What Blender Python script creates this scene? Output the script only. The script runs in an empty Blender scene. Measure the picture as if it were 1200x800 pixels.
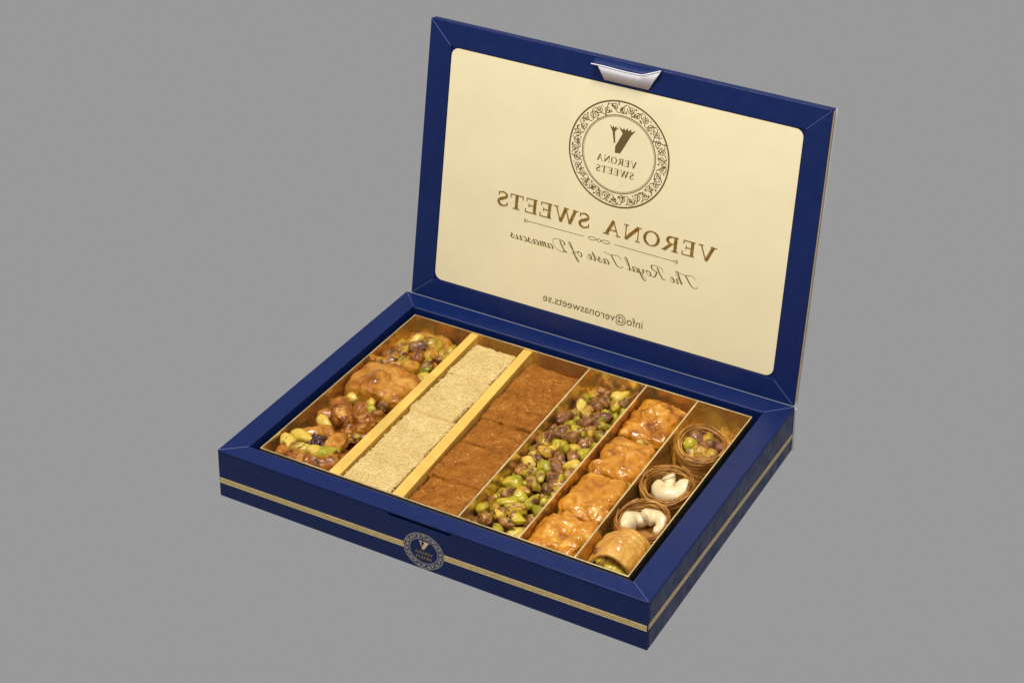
import bpy, bmesh, math, random
import numpy as np
from mathutils import Matrix, Vector

random.seed(7)
RNG = np.random.default_rng(7)
scene = bpy.context.scene
COL = scene.collection
PI = math.pi

# ------------------------------------------------------------------ camera
W, D, H = 0.32, 0.2345, 0.0367            # the carton's base in metres
LID_ANG, LID_L = 1.4164, 0.2183           # lid leans a little backwards
cam_d = bpy.data.cameras.new("camera")
cam = bpy.data.objects.new("camera", cam_d)
COL.objects.link(cam)
CAM_R = Matrix(((0.89334722, 0.44849923, 0.02791382),
                (0.2041397, -0.34971013, -0.91434666),
                (-0.40032203, 0.82252736, -0.40396907)))   # world -> (right, down, forward)
rt, dn, fw = CAM_R[0], CAM_R[1], CAM_R[2]
M3 = Matrix((rt, -dn, -fw)).transposed()
cam.matrix_world = Matrix.Translation((0.69916666, -0.84494962, 0.80499656)) @ M3.to_4x4()
cam_d.sensor_fit = 'HORIZONTAL'
cam_d.sensor_width = 36.0
cam_d.lens = 2258.5356 / 1200 * 36
cam_d.shift_x = (600 - 724.1424) / 1200
cam_d.shift_y = (62.4369 - 400) / 1200
cam_d.clip_start, cam_d.clip_end = 0.01, 100
scene.camera = cam

# ------------------------------------------------------------------ world, lamps, exposure
world = bpy.data.worlds.new("World")
scene.world = world
world.use_nodes = True
bg = world.node_tree.nodes["Background"]
bg.inputs[0].default_value = (0.319, 0.319, 0.319, 1)
bg.inputs[1].default_value = 1.0

def area(name, loc, target, size, power, color=(1, 1, 1)):
    l = bpy.data.lights.new(name, 'AREA')
    l.shape = 'RECTANGLE'
    l.size, l.size_y = size
    l.energy = power
    l.color = color
    o = bpy.data.objects.new(name, l)
    COL.objects.link(o)
    o.location = loc
    o.rotation_euler = (Vector(target) - Vector(loc)).to_track_quat('-Z', 'Y').to_euler()
    return o

area("softbox_key", (-0.25, -0.80, 1.15), (0.16, 0.11, 0.05), (0.28, 0.28), 6.9, (1.0, 0.96, 0.90))
area("softbox_top", (0.25, -0.10, 1.30), (0.16, 0.12, 0.03), (0.34, 0.28), 18.0, (1.0, 0.97, 0.93))
area("softbox_side", (1.15, -0.55, 0.85), (0.2, 0.11, 0.08), (0.22, 0.22), 4.6, (1.0, 0.98, 0.96))

scene.view_settings.view_transform = 'Standard'
scene.view_settings.look = 'None'
scene.view_settings.exposure = 0.0
scene.view_settings.gamma = 1.0
scene.view_settings.use_curve_mapping = False
scene.render.engine = 'CYCLES'
scene.render.resolution_x, scene.render.resolution_y = 1024, 682

# ------------------------------------------------------------------ helpers
def srgb(r, g, b):
    f = lambda c: c / 12.92 if c <= 0.04045 else ((c + 0.055) / 1.055) ** 2.4
    return (f(r / 255), f(g / 255), f(b / 255), 1)

class NT:
    """small wrapper to write node trees"""
    def __init__(self, name):
        self.m = bpy.data.materials.new(name)
        self.m.use_nodes = True
        self.t = self.m.node_tree
        self.b = self.t.nodes["Principled BSDF"]
    def n(self, kind, **kw):
        x = self.t.nodes.new(kind)
        for k, v in kw.items():
            setattr(x, k, v)
        return x
    def link(self, a, b):
        self.t.links.new(a, b)
    def noise(self, scale, detail=4, rough=0.55, coord=None, dist=0.0):
        x = self.n('ShaderNodeTexNoise')
        x.inputs['Scale'].default_value = scale
        x.inputs['Detail'].default_value = detail
        x.inputs['Roughness'].default_value = rough
        x.inputs['Distortion'].default_value = dist
        self.link((coord or self.coord()), x.inputs['Vector'])
        return x.outputs['Fac']
    def coord(self):
        if not hasattr(self, '_c'):
            tc = self.n('ShaderNodeTexCoord')
            oi = self.n('ShaderNodeObjectInfo')
            ad = self.n('ShaderNodeVectorMath', operation='ADD')
            sc = self.n('ShaderNodeVectorMath', operation='SCALE')
            cb = self.n('ShaderNodeCombineXYZ')
            for k in range(3):
                self.link(oi.outputs['Random'], cb.inputs[k])
            self.link(cb.outputs[0], sc.inputs[0])
            sc.inputs['Scale'].default_value = 3.7
            self.link(tc.outputs['Object'], ad.inputs[0])
            self.link(sc.outputs[0], ad.inputs[1])
            self._c = ad.outputs[0]
            self.rand = oi.outputs['Random']
        return self._c
    def ramp(self, fac, stops):
        x = self.n('ShaderNodeValToRGB')
        e = x.color_ramp.elements
        while len(e) < len(stops):
            e.new(0.5)
        for k, (p, c) in enumerate(stops):
            e[k].position = p
            e[k].color = c if len(c) == 4 else (*c, 1)
        self.link(fac, x.inputs[0])
        return x.outputs[0]
    def mix(self, fac, a, b, mode='MIX'):
        x = self.n('ShaderNodeMix', data_type='RGBA', blend_type=mode)
        for sock, v in ((x.inputs[0], fac), (x.inputs[6], a), (x.inputs[7], b)):
            if hasattr(v, 'is_output'):
                self.link(v, sock)
            else:
                sock.default_value = v
        return x.outputs[2]
    def math(self, op, a, b=0.0):
        x = self.n('ShaderNodeMath', operation=op)
        for sock, v in ((x.inputs[0], a), (x.inputs[1], b)):
            if hasattr(v, 'is_output'):
                self.link(v, sock)
            else:
                sock.default_value = v
        return x.outputs[0]
    def bump(self, h, strength, dist, prev=None):
        x = self.n('ShaderNodeBump')
        x.inputs['Strength'].default_value = strength
        x.inputs['Distance'].default_value = dist
        self.link(h, x.inputs['Height'])
        if prev:
            self.link(prev, x.inputs['Normal'])
        return x.outputs[0]
    def set(self, **kw):
        names = dict(color='Base Color', rough='Roughness', metal='Metallic', coat='Coat Weight', coat_rough='Coat Roughness',
                     sss='Subsurface Weight', sss_scale='Subsurface Scale', spec='Specular IOR Level', normal='Normal', coat_normal='Coat Normal',
                     sss_radius='Subsurface Radius', coat_ior='Coat IOR', sheen='Sheen Weight')
        for k, v in kw.items():
            s = self.b.inputs[names[k]]
            if hasattr(v, 'is_output'):
                self.link(v, s)
            else:
                s.default_value = v
        return self

def paper(name, col, rough, bump_s=0.06, var=0.06, spec=0.5):
    t = NT(name)
    c = t.ramp(t.noise(22, 3), [(0.3, [x * (1 - var) for x in col[:3]]), (0.7, [min(1, x * (1 + var)) for x in col[:3]])])
    r = t.ramp(t.noise(120, 4), [(0.3, [rough * 0.72] * 3), (0.7, [rough * 1.35] * 3)])
    nb = t.bump(t.noise(2200, 2), bump_s, 0.0001, t.bump(t.noise(18, 2), 0.12, 0.002))
    t.set(color=c, rough=r, normal=nb, spec=spec)
    return t.m

MAT = {}
MAT['blue'] = paper('navy_card', (0.0026, 0.0112, 0.072, 1), 0.36, spec=0.28)
MAT['fold_highlight'] = paper('navy_fold_highlight', (0.085, 0.11, 0.26, 1), 0.45, spec=0.3)  # lighter blue: the highlight along the card's folds, put in as colour
MAT['white_card'] = paper('white_card_back', (0.56, 0.54, 0.58, 1), 0.6)
MAT['cream'] = paper('cream_card', (0.68, 0.595, 0.375, 1), 0.55, 0.04, 0.028)
MAT['ink'] = paper('brown_print', (0.110, 0.066, 0.016, 1), 0.45)
t = NT('bronze_foil')
t.set(color=t.ramp(t.noise(260, 2), [(0.3, (0.24, 0.125, 0.018)), (0.7, (0.56, 0.35, 0.075))]), metal=0.75, rough=0.36)
MAT['bronze'] = t.m
t = NT('gold_print')
t.set(color=t.ramp(t.noise(400, 2), [(0.3, (0.62, 0.46, 0.19)), (0.7, (0.78, 0.60, 0.29))]), metal=0.25, rough=0.42)
MAT['gold_print'] = t.m
t = NT('gold_print_dark')
t.set(color=(0.36, 0.25, 0.09, 1), metal=0.5, rough=0.45)
MAT['gold_dark'] = t.m
t = NT('silver_print')
t.set(color=(0.36, 0.33, 0.28, 1), metal=0.4, rough=0.45)
MAT['silver'] = t.m

def gold(name, col, rough, wav, metal=0.92):
    t = NT(name)
    c = t.ramp(t.noise(30, 3), [(0.3, [x * 0.86 for x in col]), (0.7, col)])
    t.set(color=c, metal=metal, rough=t.ramp(t.noise(60, 4), [(0.3, [rough * 0.7] * 3), (0.7, [rough * 1.4] * 3)]),
          normal=t.bump(t.noise(1500, 2), 0.05, 0.0001, t.bump(t.noise(55, 2, dist=0.6), wav, 0.004)))
    return t.m
MAT['gold'] = gold('gold_foil_card', (0.95, 0.68, 0.23), 0.24, 0.28)
MAT['gold_satin'] = gold('gold_foil_satin', (0.90, 0.58, 0.13), 0.40, 0.10, 0.45)
MAT['gold_edge'] = gold('gold_foil_cut_edge', (0.95, 0.78, 0.45), 0.38, 0.1)

def food(name, stops, scale, rough, coat=0.0, sss=0.12, bumps=((300, 0.25, 0.0006),), detail=5, rad=(0.002, 0.001, 0.0005), dist=0.4, spec=0.5, coat_rough=0.06, speck=None):
    t = NT(name)
    k_ = 0.86                                   # overall albedo of the food colours below
    c = t.ramp(t.noise(scale, detail, 0.6, dist=dist), [(p_, [x_ * k_ for x_ in c_]) for p_, c_ in stops])
    if speck:
        sc_, lo, hi, colr = speck
        c = t.mix(t.ramp(t.noise(sc_, 2), [(lo, (0, 0, 0)), (hi, (1, 1, 1))]), c, colr)
    nb = None
    for s, st, di in bumps:
        nb = t.bump(t.noise(s, 3, dist=0.3), st, di, nb)
    t.set(color=c, rough=rough, coat=coat, coat_rough=coat_rough, sss=sss, sss_scale=1.0, sss_radius=rad, spec=spec, normal=nb, coat_normal=nb)
    return t.m

R1 = (0.0015, 0.0008, 0.0003)
MAT['glaze'] = food('glazed_phyllo', [(0.32, (0.20, 0.052, 0.003)), (0.43, (0.42, 0.145, 0.008)), (0.56, (0.56, 0.228, 0.016)), (0.68, (0.72, 0.43, 0.10))],
                    85, 0.34, coat=0.6, sss=0.05, rad=R1, bumps=((150, 0.40, 0.0016), (420, 0.25, 0.0006)), coat_rough=0.05, spec=0.2)
MAT['glaze_b'] = food('caramel_phyllo', [(0.30, (0.20, 0.056, 0.004)), (0.48, (0.40, 0.145, 0.010)), (0.66, (0.58, 0.29, 0.05))],
                    80, 0.34, coat=0.42, sss=0.05, rad=R1, bumps=((150, 0.30, 0.0014), (420, 0.2, 0.0005)), coat_rough=0.09, spec=0.2)
MAT['brown_nut'] = food('caramelised_nut', [(0.32, (0.07, 0.022, 0.005)), (0.43, (0.22, 0.066, 0.007)), (0.55, (0.36, 0.125, 0.012)), (0.68, (0.60, 0.33, 0.07))],
                    120, 0.34, coat=0.4, sss=0.04, rad=R1, bumps=((110, 0.5, 0.002), (380, 0.4, 0.0008)), coat_rough=0.10, spec=0.2)
MAT['raisin'] = food('raisin', [(0.3, (0.022, 0.006, 0.006)), (0.7, (0.085, 0.022, 0.014))], 90, 0.35, coat=0.6, sss=0.0, bumps=((220, 0.8, 0.002),), spec=0.3)
MAT['pale'] = food('pale_shredded_pastry', [(0.3, (0.61, 0.43, 0.160)), (0.5, (0.68, 0.50, 0.205)), (0.72, (0.76, 0.59, 0.27))], 70, 0.62, sss=0.1, rad=R1, bumps=((900, 0.4, 0.0005),), spec=0.25)
MAT['pale_core'] = food('pale_pastry_core', [(0.3, (0.56, 0.385, 0.13)), (0.7, (0.65, 0.47, 0.185))], 160, 0.7, sss=0.1, rad=R1, bumps=((420, 0.9, 0.0015),), spec=0.2)
MAT['brown'] = food('brown_shredded_pastry', [(0.32, (0.22, 0.072, 0.009)), (0.47, (0.31, 0.109, 0.014)), (0.58, (0.365, 0.136, 0.020)), (0.72, (0.52, 0.24, 0.045))], 150, 0.6, sss=0.0, bumps=((800, 0.35, 0.0005),), spec=0.1)
MAT['brown_core'] = food('brown_pastry_core', [(0.3, (0.20, 0.065, 0.008)), (0.5, (0.285, 0.098, 0.012)), (0.7, (0.35, 0.128, 0.017))], 130, 0.65, sss=0.0, bumps=((380, 0.8, 0.0012),), spec=0.1)
MAT['fleck'] = food('light_toasted_strand', [(0.3, (0.33, 0.13, 0.016)), (0.7, (0.56, 0.29, 0.06))], 160, 0.5, sss=0.0, spec=0.3)
MAT['brown_cut'] = food('syrup_soaked_cut', [(0.3, (0.30, 0.085, 0.005)), (0.6, (0.46, 0.16, 0.012)), (0.8, (0.55, 0.23, 0.03))], 140, 0.4, coat=0.3, sss=0.0, bumps=((380, 0.8, 0.0012),), spec=0.25)
MAT['crumb'] = food('pale_nut_crumb', [(0.3, (0.42, 0.22, 0.04)), (0.7, (0.58, 0.36, 0.10))], 200, 0.5, sss=0.0)
MAT['nest'] = food('toasted_strands', [(0.3, (0.22, 0.078, 0.008)), (0.5, (0.40, 0.165, 0.022)), (0.72, (0.58, 0.30, 0.06))], 90, 0.42, coat=0.2, sss=0.0, bumps=((900, 0.3, 0.0004),), coat_rough=0.2, spec=0.3)
MAT['roll'] = food('toasted_phyllo', [(0.3, (0.40, 0.155, 0.018)), (0.5, (0.58, 0.28, 0.045)), (0.7, (0.67, 0.38, 0.08)), (0.85, (0.40, 0.18, 0.03))], 60, 0.38, coat=0.45, sss=0.08, rad=R1, bumps=((200, 0.3, 0.001),), coat_rough=0.15, spec=0.3)
MAT['cashew'] = food('cashew', [(0.3, (0.70, 0.52, 0.26)), (0.7, (0.82, 0.68, 0.40))], 70, 0.34, coat=0.2, sss=0.15, rad=(0.002, 0.0014, 0.0008), bumps=((160, 0.15, 0.0008),), coat_rough=0.15)

def pistachio_mat(name, stops, skin, lo, hi):
    """green kernel with patches of papery brown-purple skin"""
    t = NT(name)
    c0 = t.coord()
    base = t.ramp(t.rand, stops)
    base = t.mix(t.ramp(t.noise(150, 3), [(0.42, (0, 0, 0)), (0.68, (0.75, 0.75, 0.75))]), base, (0.50, 0.33, 0.030, 1))
    sh = t.math('MULTIPLY', t.math('SUBTRACT', t.rand, 0.5), 0.24)
    m = t.ramp(t.math('ADD', t.noise(110, 4, 0.62, dist=1.2), sh), [(lo, (0, 0, 0)), (hi, (1, 1, 1))])
    sk = t.ramp(t.noise(170, 3), [(0.36, skin[0]), (0.64, skin[1])])
    c = t.mix(m, base, sk)
    nb = t.bump(t.noise(520, 3, dist=0.5), 0.35, 0.0006, t.bump(t.noise(190, 3, dist=0.6), 0.6, 0.0014))
    t.set(color=c, rough=0.36, coat=0.30, coat_rough=0.08, sss=0.0, spec=0.25, normal=nb, coat_normal=nb)
    return t.m
MAT['pist'] = pistachio_mat('pistachio', [(0.0, (0.16, 0.17, 0.008)), (0.25, (0.33, 0.26, 0.014)), (0.5, (0.52, 0.34, 0.025)), (0.75, (0.22, 0.20, 0.010)), (1.0, (0.46, 0.24, 0.030))],
                            ((0.075, 0.024, 0.010), (0.32, 0.135, 0.035)), 0.44, 0.53)
MAT['pist_pale'] = pistachio_mat('pistachio_pale', [(0.0, (0.52, 0.34, 0.035)), (0.5, (0.60, 0.44, 0.10)), (1.0, (0.46, 0.35, 0.04))],
                            ((0.08, 0.022, 0.010), (0.30, 0.13, 0.025)), 0.53, 0.61)
MAT['pist_green'] = pistachio_mat('pistachio_green', [(0.0, (0.23, 0.22, 0.008)), (0.5, (0.38, 0.32, 0.014)), (1.0, (0.11, 0.135, 0.006))],
                            ((0.06, 0.019, 0.010), (0.24, 0.09, 0.03)), 0.52, 0.60)
MAT['pist_dark'] = pistachio_mat('pistachio_dark_skin', [(0.0, (0.40, 0.20, 0.02)), (1.0, (0.30, 0.15, 0.015))],
                            ((0.065, 0.021, 0.011), (0.28, 0.115, 0.034)), 0.38, 0.47)
MAT['pist_glazed'] = pistachio_mat('pistachio_in_caramel', [(0.0, (0.30, 0.19, 0.012)), (0.3, (0.42, 0.175, 0.014)), (0.6, (0.24, 0.17, 0.010)), (1.0, (0.42, 0.14, 0.012))],
                            ((0.09, 0.026, 0.010), (0.32, 0.105, 0.014)), 0.42, 0.54)

def tag(o, label=None, cat=None, group=None, kind=None):
    if label: o['label'] = label
    if cat: o['category'] = cat
    if group: o['group'] = group
    if kind: o['kind'] = kind
    return o

def empty(name, loc=(0, 0, 0), rz=0.0, parent=None):
    o = bpy.data.objects.new(name, None)
    COL.objects.link(o)
    o.location = loc
    o.rotation_euler = (0, 0, rz)
    o.empty_display_size = 0.01
    if parent: o.parent = parent
    return o

def link_mesh(name, me, mat, parent=None, loc=None, rot=None):
    o = bpy.data.objects.new(name, me)
    COL.objects.link(o)
    if mat is not None and len(me.materials) == 0:
        me.materials.append(mat)
    if parent: o.parent = parent
    if loc is not None: o.location = loc
    if rot is not None: o.rotation_euler = rot
    return o

def np_mesh(name, V, F, smooth=True):
    """V (n,3), F (m,4 or 3) uniform polygon arrays"""
    V = np.asarray(V, np.float32); F = np.asarray(F, np.int32)
    me = bpy.data.meshes.new(name)
    k = F.shape[1]
    me.vertices.add(len(V)); me.vertices.foreach_set('co', V.ravel())
    me.loops.add(F.size); me.loops.foreach_set('vertex_index', F.ravel())
    me.polygons.add(len(F)); me.polygons.foreach_set('loop_start', np.arange(0, F.size, k, dtype=np.int32))
    me.polygons.foreach_set('loop_total', np.full(len(F), k, np.int32))
    me.polygons.foreach_set('use_smooth', np.full(len(F), smooth, bool))
    me.update(calc_edges=True); me.validate()
    return me

def prism_mesh(name, poly, z0, z1, bevel=0.0, seg=2):
    """poly: list of xy (counter-clockwise), extruded z0..z1, edges bevelled"""
    bm = bmesh.new()
    a = [bm.verts.new((x, y, z0)) for x, y in poly]
    b = [bm.verts.new((x, y, z1)) for x, y in poly]
    n = len(poly)
    bm.faces.new(a[::-1]); bm.faces.new(b)
    for i in range(n):
        bm.faces.new((a[i], a[(i + 1) % n], b[(i + 1) % n], b[i]))
    bmesh.ops.recalc_face_normals(bm, faces=bm.faces)
    if bevel:
        bmesh.ops.bevel(bm, geom=bm.edges[:], offset=bevel, segments=seg, profile=0.5, affect='EDGES')
    me = bpy.data.meshes.new(name)
    bm.to_mesh(me); bm.free()
    return me

def box(name, x0, x1, y0, y1, z0, z1, mat, parent=None, bevel=0.0004, seg=2):
    return link_mesh(name, prism_mesh(name, [(x0, y0), (x1, y0), (x1, y1), (x0, y1)], z0, z1, bevel, seg), mat, parent)

def prism(name, poly, z0, z1, mat, parent=None, bevel=0.0004):
    return link_mesh(name, prism_mesh(name, poly, z0, z1, bevel), mat, parent)

# --- value noise on numpy arrays
def _hash(ix, iy, iz, seed):
    h = (ix.astype(np.int64) * 374761393 + iy.astype(np.int64) * 668265263 + iz.astype(np.int64) * 2147483647 + seed * 1274126177) & 0xffffffff
    h = ((h ^ (h >> 13)) * 1274126177) & 0xffffffff
    h = h ^ (h >> 16)
    return (h & 0xffff) / 32767.5 - 1.0

def vnoise(P, scale, seed=0):
    q = P * scale + 37.3 * (seed % 17)
    i = np.floor(q); f = q - i
    f = f * f * f * (f * (f * 6 - 15) + 10)
    i = i.astype(np.int64)
    r = 0
    for dx in (0, 1):
        wx = f[:, 0] if dx else 1 - f[:, 0]
        for dy in (0, 1):
            wy = f[:, 1] if dy else 1 - f[:, 1]
            for dz in (0, 1):
                wz = f[:, 2] if dz else 1 - f[:, 2]
                r = r + wx * wy * wz * _hash(i[:, 0] + dx, i[:, 1] + dy, i[:, 2] + dz, seed)
    return r

def fbm(P, scale, seed=0, oct=3):
    return sum(vnoise(P, scale * 2 ** k, seed + k) / 2 ** k for k in range(oct))

# --- star-shaped surfaces traced from distance functions
def smin(a, b, k):
    h = np.clip(0.5 + 0.5 * (b - a) / k, 0, 1)
    return b * (1 - h) + a * h - k * h * (1 - h)

def ellip(P, c, r, R=None):
    q = P - np.asarray(c)
    if R is not None:
        q = q @ R            # rows are points: rotate into local axes
    r = np.asarray(r)
    k0 = np.linalg.norm(q / r, axis=1)
    k1 = np.linalg.norm(q / (r * r), axis=1) + 1e-9
    return k0 * (k0 - 1) / k1

def rbox(P, c, h, r):
    q = np.abs(P - np.asarray(c)) - (np.asarray(h) - r)
    return np.linalg.norm(np.maximum(q, 0), axis=1) + np.minimum(q.max(axis=1), 0) - r

def rotz(a):
    return np.array([[math.cos(a), -math.sin(a), 0], [math.sin(a), math.cos(a), 0], [0, 0, 1]])
def rotx(a):
    return np.array([[1, 0, 0], [0, math.cos(a), -math.sin(a)], [0, math.sin(a), math.cos(a)]])
def roty(a):
    return np.array([[math.cos(a), 0, math.sin(a)], [0, 1, 0], [-math.sin(a), 0, math.cos(a)]])

def star(name, sdf, centre, rmax, nu=96, nv=56, disp=None, zmin=0.0, steps=40):
    """the outermost surface of sdf seen from centre, as a lat-long mesh"""
    u = np.arange(nu) / nu * 2 * PI
    v = (np.arange(nv) + 0.5) / nv * PI
    uu, vv = np.meshgrid(u, v)
    d = np.stack([np.sin(vv) * np.cos(uu), np.sin(vv) * np.sin(uu), np.cos(vv)], -1).reshape(-1, 3)
    d = np.vstack([d, [[0, 0, 1]], [[0, 0, -1]]])
    r = np.full(len(d), rmax)
    c = np.asarray(centre, float)
    for _ in range(steps):
        r = np.maximum(r - sdf(c + d * r[:, None]) * 0.75, 0.0008)
    P = c + d * r[:, None]
    if disp is not None:
        P = P + d * disp(P)[:, None]
    P[:, 2] = np.maximum(P[:, 2], zmin)
    i = np.arange(nu); j = (i + 1) % nu
    quads = []
    for k in range(nv - 1):
        quads.append(np.stack([k * nu + i, (k + 1) * nu + i, (k + 1) * nu + j, k * nu + j], 1))
    Q = np.vstack(quads)
    top, bot = nu * nv, nu * nv + 1
    T1 = np.stack([np.full(nu, top), i, j], 1)
    T2 = np.stack([np.full(nu, bot), (nv - 1) * nu + j, (nv - 1) * nu + i], 1)
    F = np.vstack([Q[:, [0, 1, 2]], Q[:, [0, 2, 3]], T1, T2])
    return np_mesh(name, P, F)

# --- many thin tubes as one mesh
def tubes(name, lines, rad, sides=4, taper=True, flat=1.0):
    """lines (n,k,3); rad scalar or (n,)"""
    L = np.asarray(lines, float)
    n, k, _ = L.shape
    tg = np.gradient(L, axis=1)
    tg /= np.linalg.norm(tg, axis=2, keepdims=True) + 1e-12
    up = np.zeros_like(tg); up[..., 2] = 1
    up[np.abs(tg[..., 2]) > 0.9] = (1, 0, 0)
    a = np.cross(tg, up); a /= np.linalg.norm(a, axis=2, keepdims=True) + 1e-12
    b = np.cross(a, tg)
    r = np.broadcast_to(np.asarray(rad, float).reshape(-1, 1), (n, k)).copy()
    if taper:
        r[:, 0] *= 0.45; r[:, -1] *= 0.45
    V = []
    for s in range(sides):
        an = 2 * PI * s / sides
        V.append(L + (a * math.cos(an) + b * math.sin(an) * flat) * r[..., None])
    V = np.stack(V, 2).reshape(-1, 3)           # n,k,sides
    idx = np.arange(n * k * sides).reshape(n, k, sides)
    F = []
    for s in range(sides):
        s2 = (s + 1) % sides
        F.append(np.stack([idx[:, :-1, s], idx[:, :-1, s2], idx[:, 1:, s2], idx[:, 1:, s]], -1).reshape(-1, 4))
    F.append(idx[:, 0, ::-1].reshape(-1, sides)) if sides == 4 else None
    F.append(idx[:, -1, :].reshape(-1, sides)) if sides == 4 else None
    return np_mesh(name, V, np.vstack(F))

# ------------------------------------------------------------------ flat print: ribbons and glyphs
class Print:
    """collects thin flat strokes (closed prisms) in the xy plane"""
    def __init__(self):
        self.V, self.F, self.k = [], [], 0
    def ribbon(self, pts, w, closed=False):
        P = np.asarray(pts, float)
        n = len(P)
        w = np.broadcast_to(np.asarray(w, float), (n,))
        if closed:
            tg = np.roll(P, -1, 0) - np.roll(P, 1, 0)
        else:
            tg = np.gradient(P, axis=0)
        tg /= np.linalg.norm(tg, axis=1, keepdims=True) + 1e-12
        nr = np.stack([-tg[:, 1], tg[:, 0]], 1)
        self.quads(P + nr * w[:, None] / 2, P - nr * w[:, None] / 2, closed)
    def quads(self, A, B, closed=False):
        A, B = np.asarray(A, float), np.asarray(B, float)
        n = len(A); o = len(self.V)
        e = (self.k % 6) * 0.02          # each stroke a hair above the next: no two faces in one plane
        self.k += 1
        for p in A: self.V.append((p[0], p[1], 1.0 + e))
        for p in B: self.V.append((p[0], p[1], 1.0 + e))
        for p in A: self.V.append((p[0], p[1], 0.0))
        for p in B: self.V.append((p[0], p[1], 0.0))
        m = n if closed else n - 1
        for i in range(m):
            j = (i + 1) % n
            self.F.append((o + i, o + n + i, o + n + j, o + j))
            self.F.append((o + i, o + j, o + 2 * n + j, o + 2 * n + i))
            self.F.append((o + n + j, o + n + i, o + 3 * n + i, o + 3 * n + j))
        if not closed:
            self.F.append((o, o + 2 * n, o + 3 * n, o + n))
            self.F.append((o + n - 1, o + 2 * n - 1, o + 4 * n - 1, o + 3 * n - 1))
    def disc(self, c, r, n=12):
        a = np.linspace(0, PI, n)
        self.quads(np.stack([c[0] + r * np.cos(a), c[1] + r * np.sin(a)], 1), np.stack([c[0] + r * np.cos(a), c[1] - r * np.sin(a)], 1))
    def ring(self, c, r, w, n=128, sq=1.0):
        a = np.arange(n) / n * 2 * PI
        self.ribbon(np.stack([c[0] + r * np.cos(a), c[1] + r * sq * np.sin(a)], 1), w, True)
    def leaf(self, p, ang, ln, wd, n=8):
        s = np.linspace(0, 1, n)
        d = np.array([math.cos(ang), math.sin(ang)]); q = np.array([-d[1], d[0]])
        c = np.asarray(p) + d * (s * ln)[:, None]
        h = (np.sin(PI * s ** 0.8) * wd / 2 + 1e-6)[:, None]
        self.quads(c + q * h, c - q * h)
    def build(self, name, mat, parent, z, h, xf=None):
        V = np.array(self.V)
        V[:, 2] = z + V[:, 2] * h
        if xf: V = xf(V)
        me = bpy.data.meshes.new(name)
        me.from_pydata([tuple(v) for v in V], [], self.F)
        bm = bmesh.new(); bm.from_mesh(me)
        bmesh.ops.recalc_face_normals(bm, faces=bm.faces)
        bm.to_mesh(me); bm.free()
        return link_mesh(name, me, mat, parent)

def arc(cx, cy, rx, ry, a0, a1, n=16):
    a = np.linspace(math.radians(a0), math.radians(a1), n)
    return np.stack([cx + rx * np.cos(a), cy + ry * np.sin(a)], 1)

def spline(pts, n=6):
    P = np.asarray(pts, float)
    Q = np.vstack([2 * P[0] - P[1], P, 2 * P[-1] - P[-2]])
    out = []
    for i in range(1, len(Q) - 2):
        for s in np.linspace(0, 1, n, endpoint=False):
            a, b, c, d = Q[i - 1], Q[i], Q[i + 1], Q[i + 2]
            out.append(0.5 * (2 * b + (c - a) * s + (2 * a - 5 * b + 4 * c - d) * s * s + (-a + 3 * b - 3 * c + d) * s ** 3))
    out.append(P[-1])
    return np.array(out)

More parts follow.
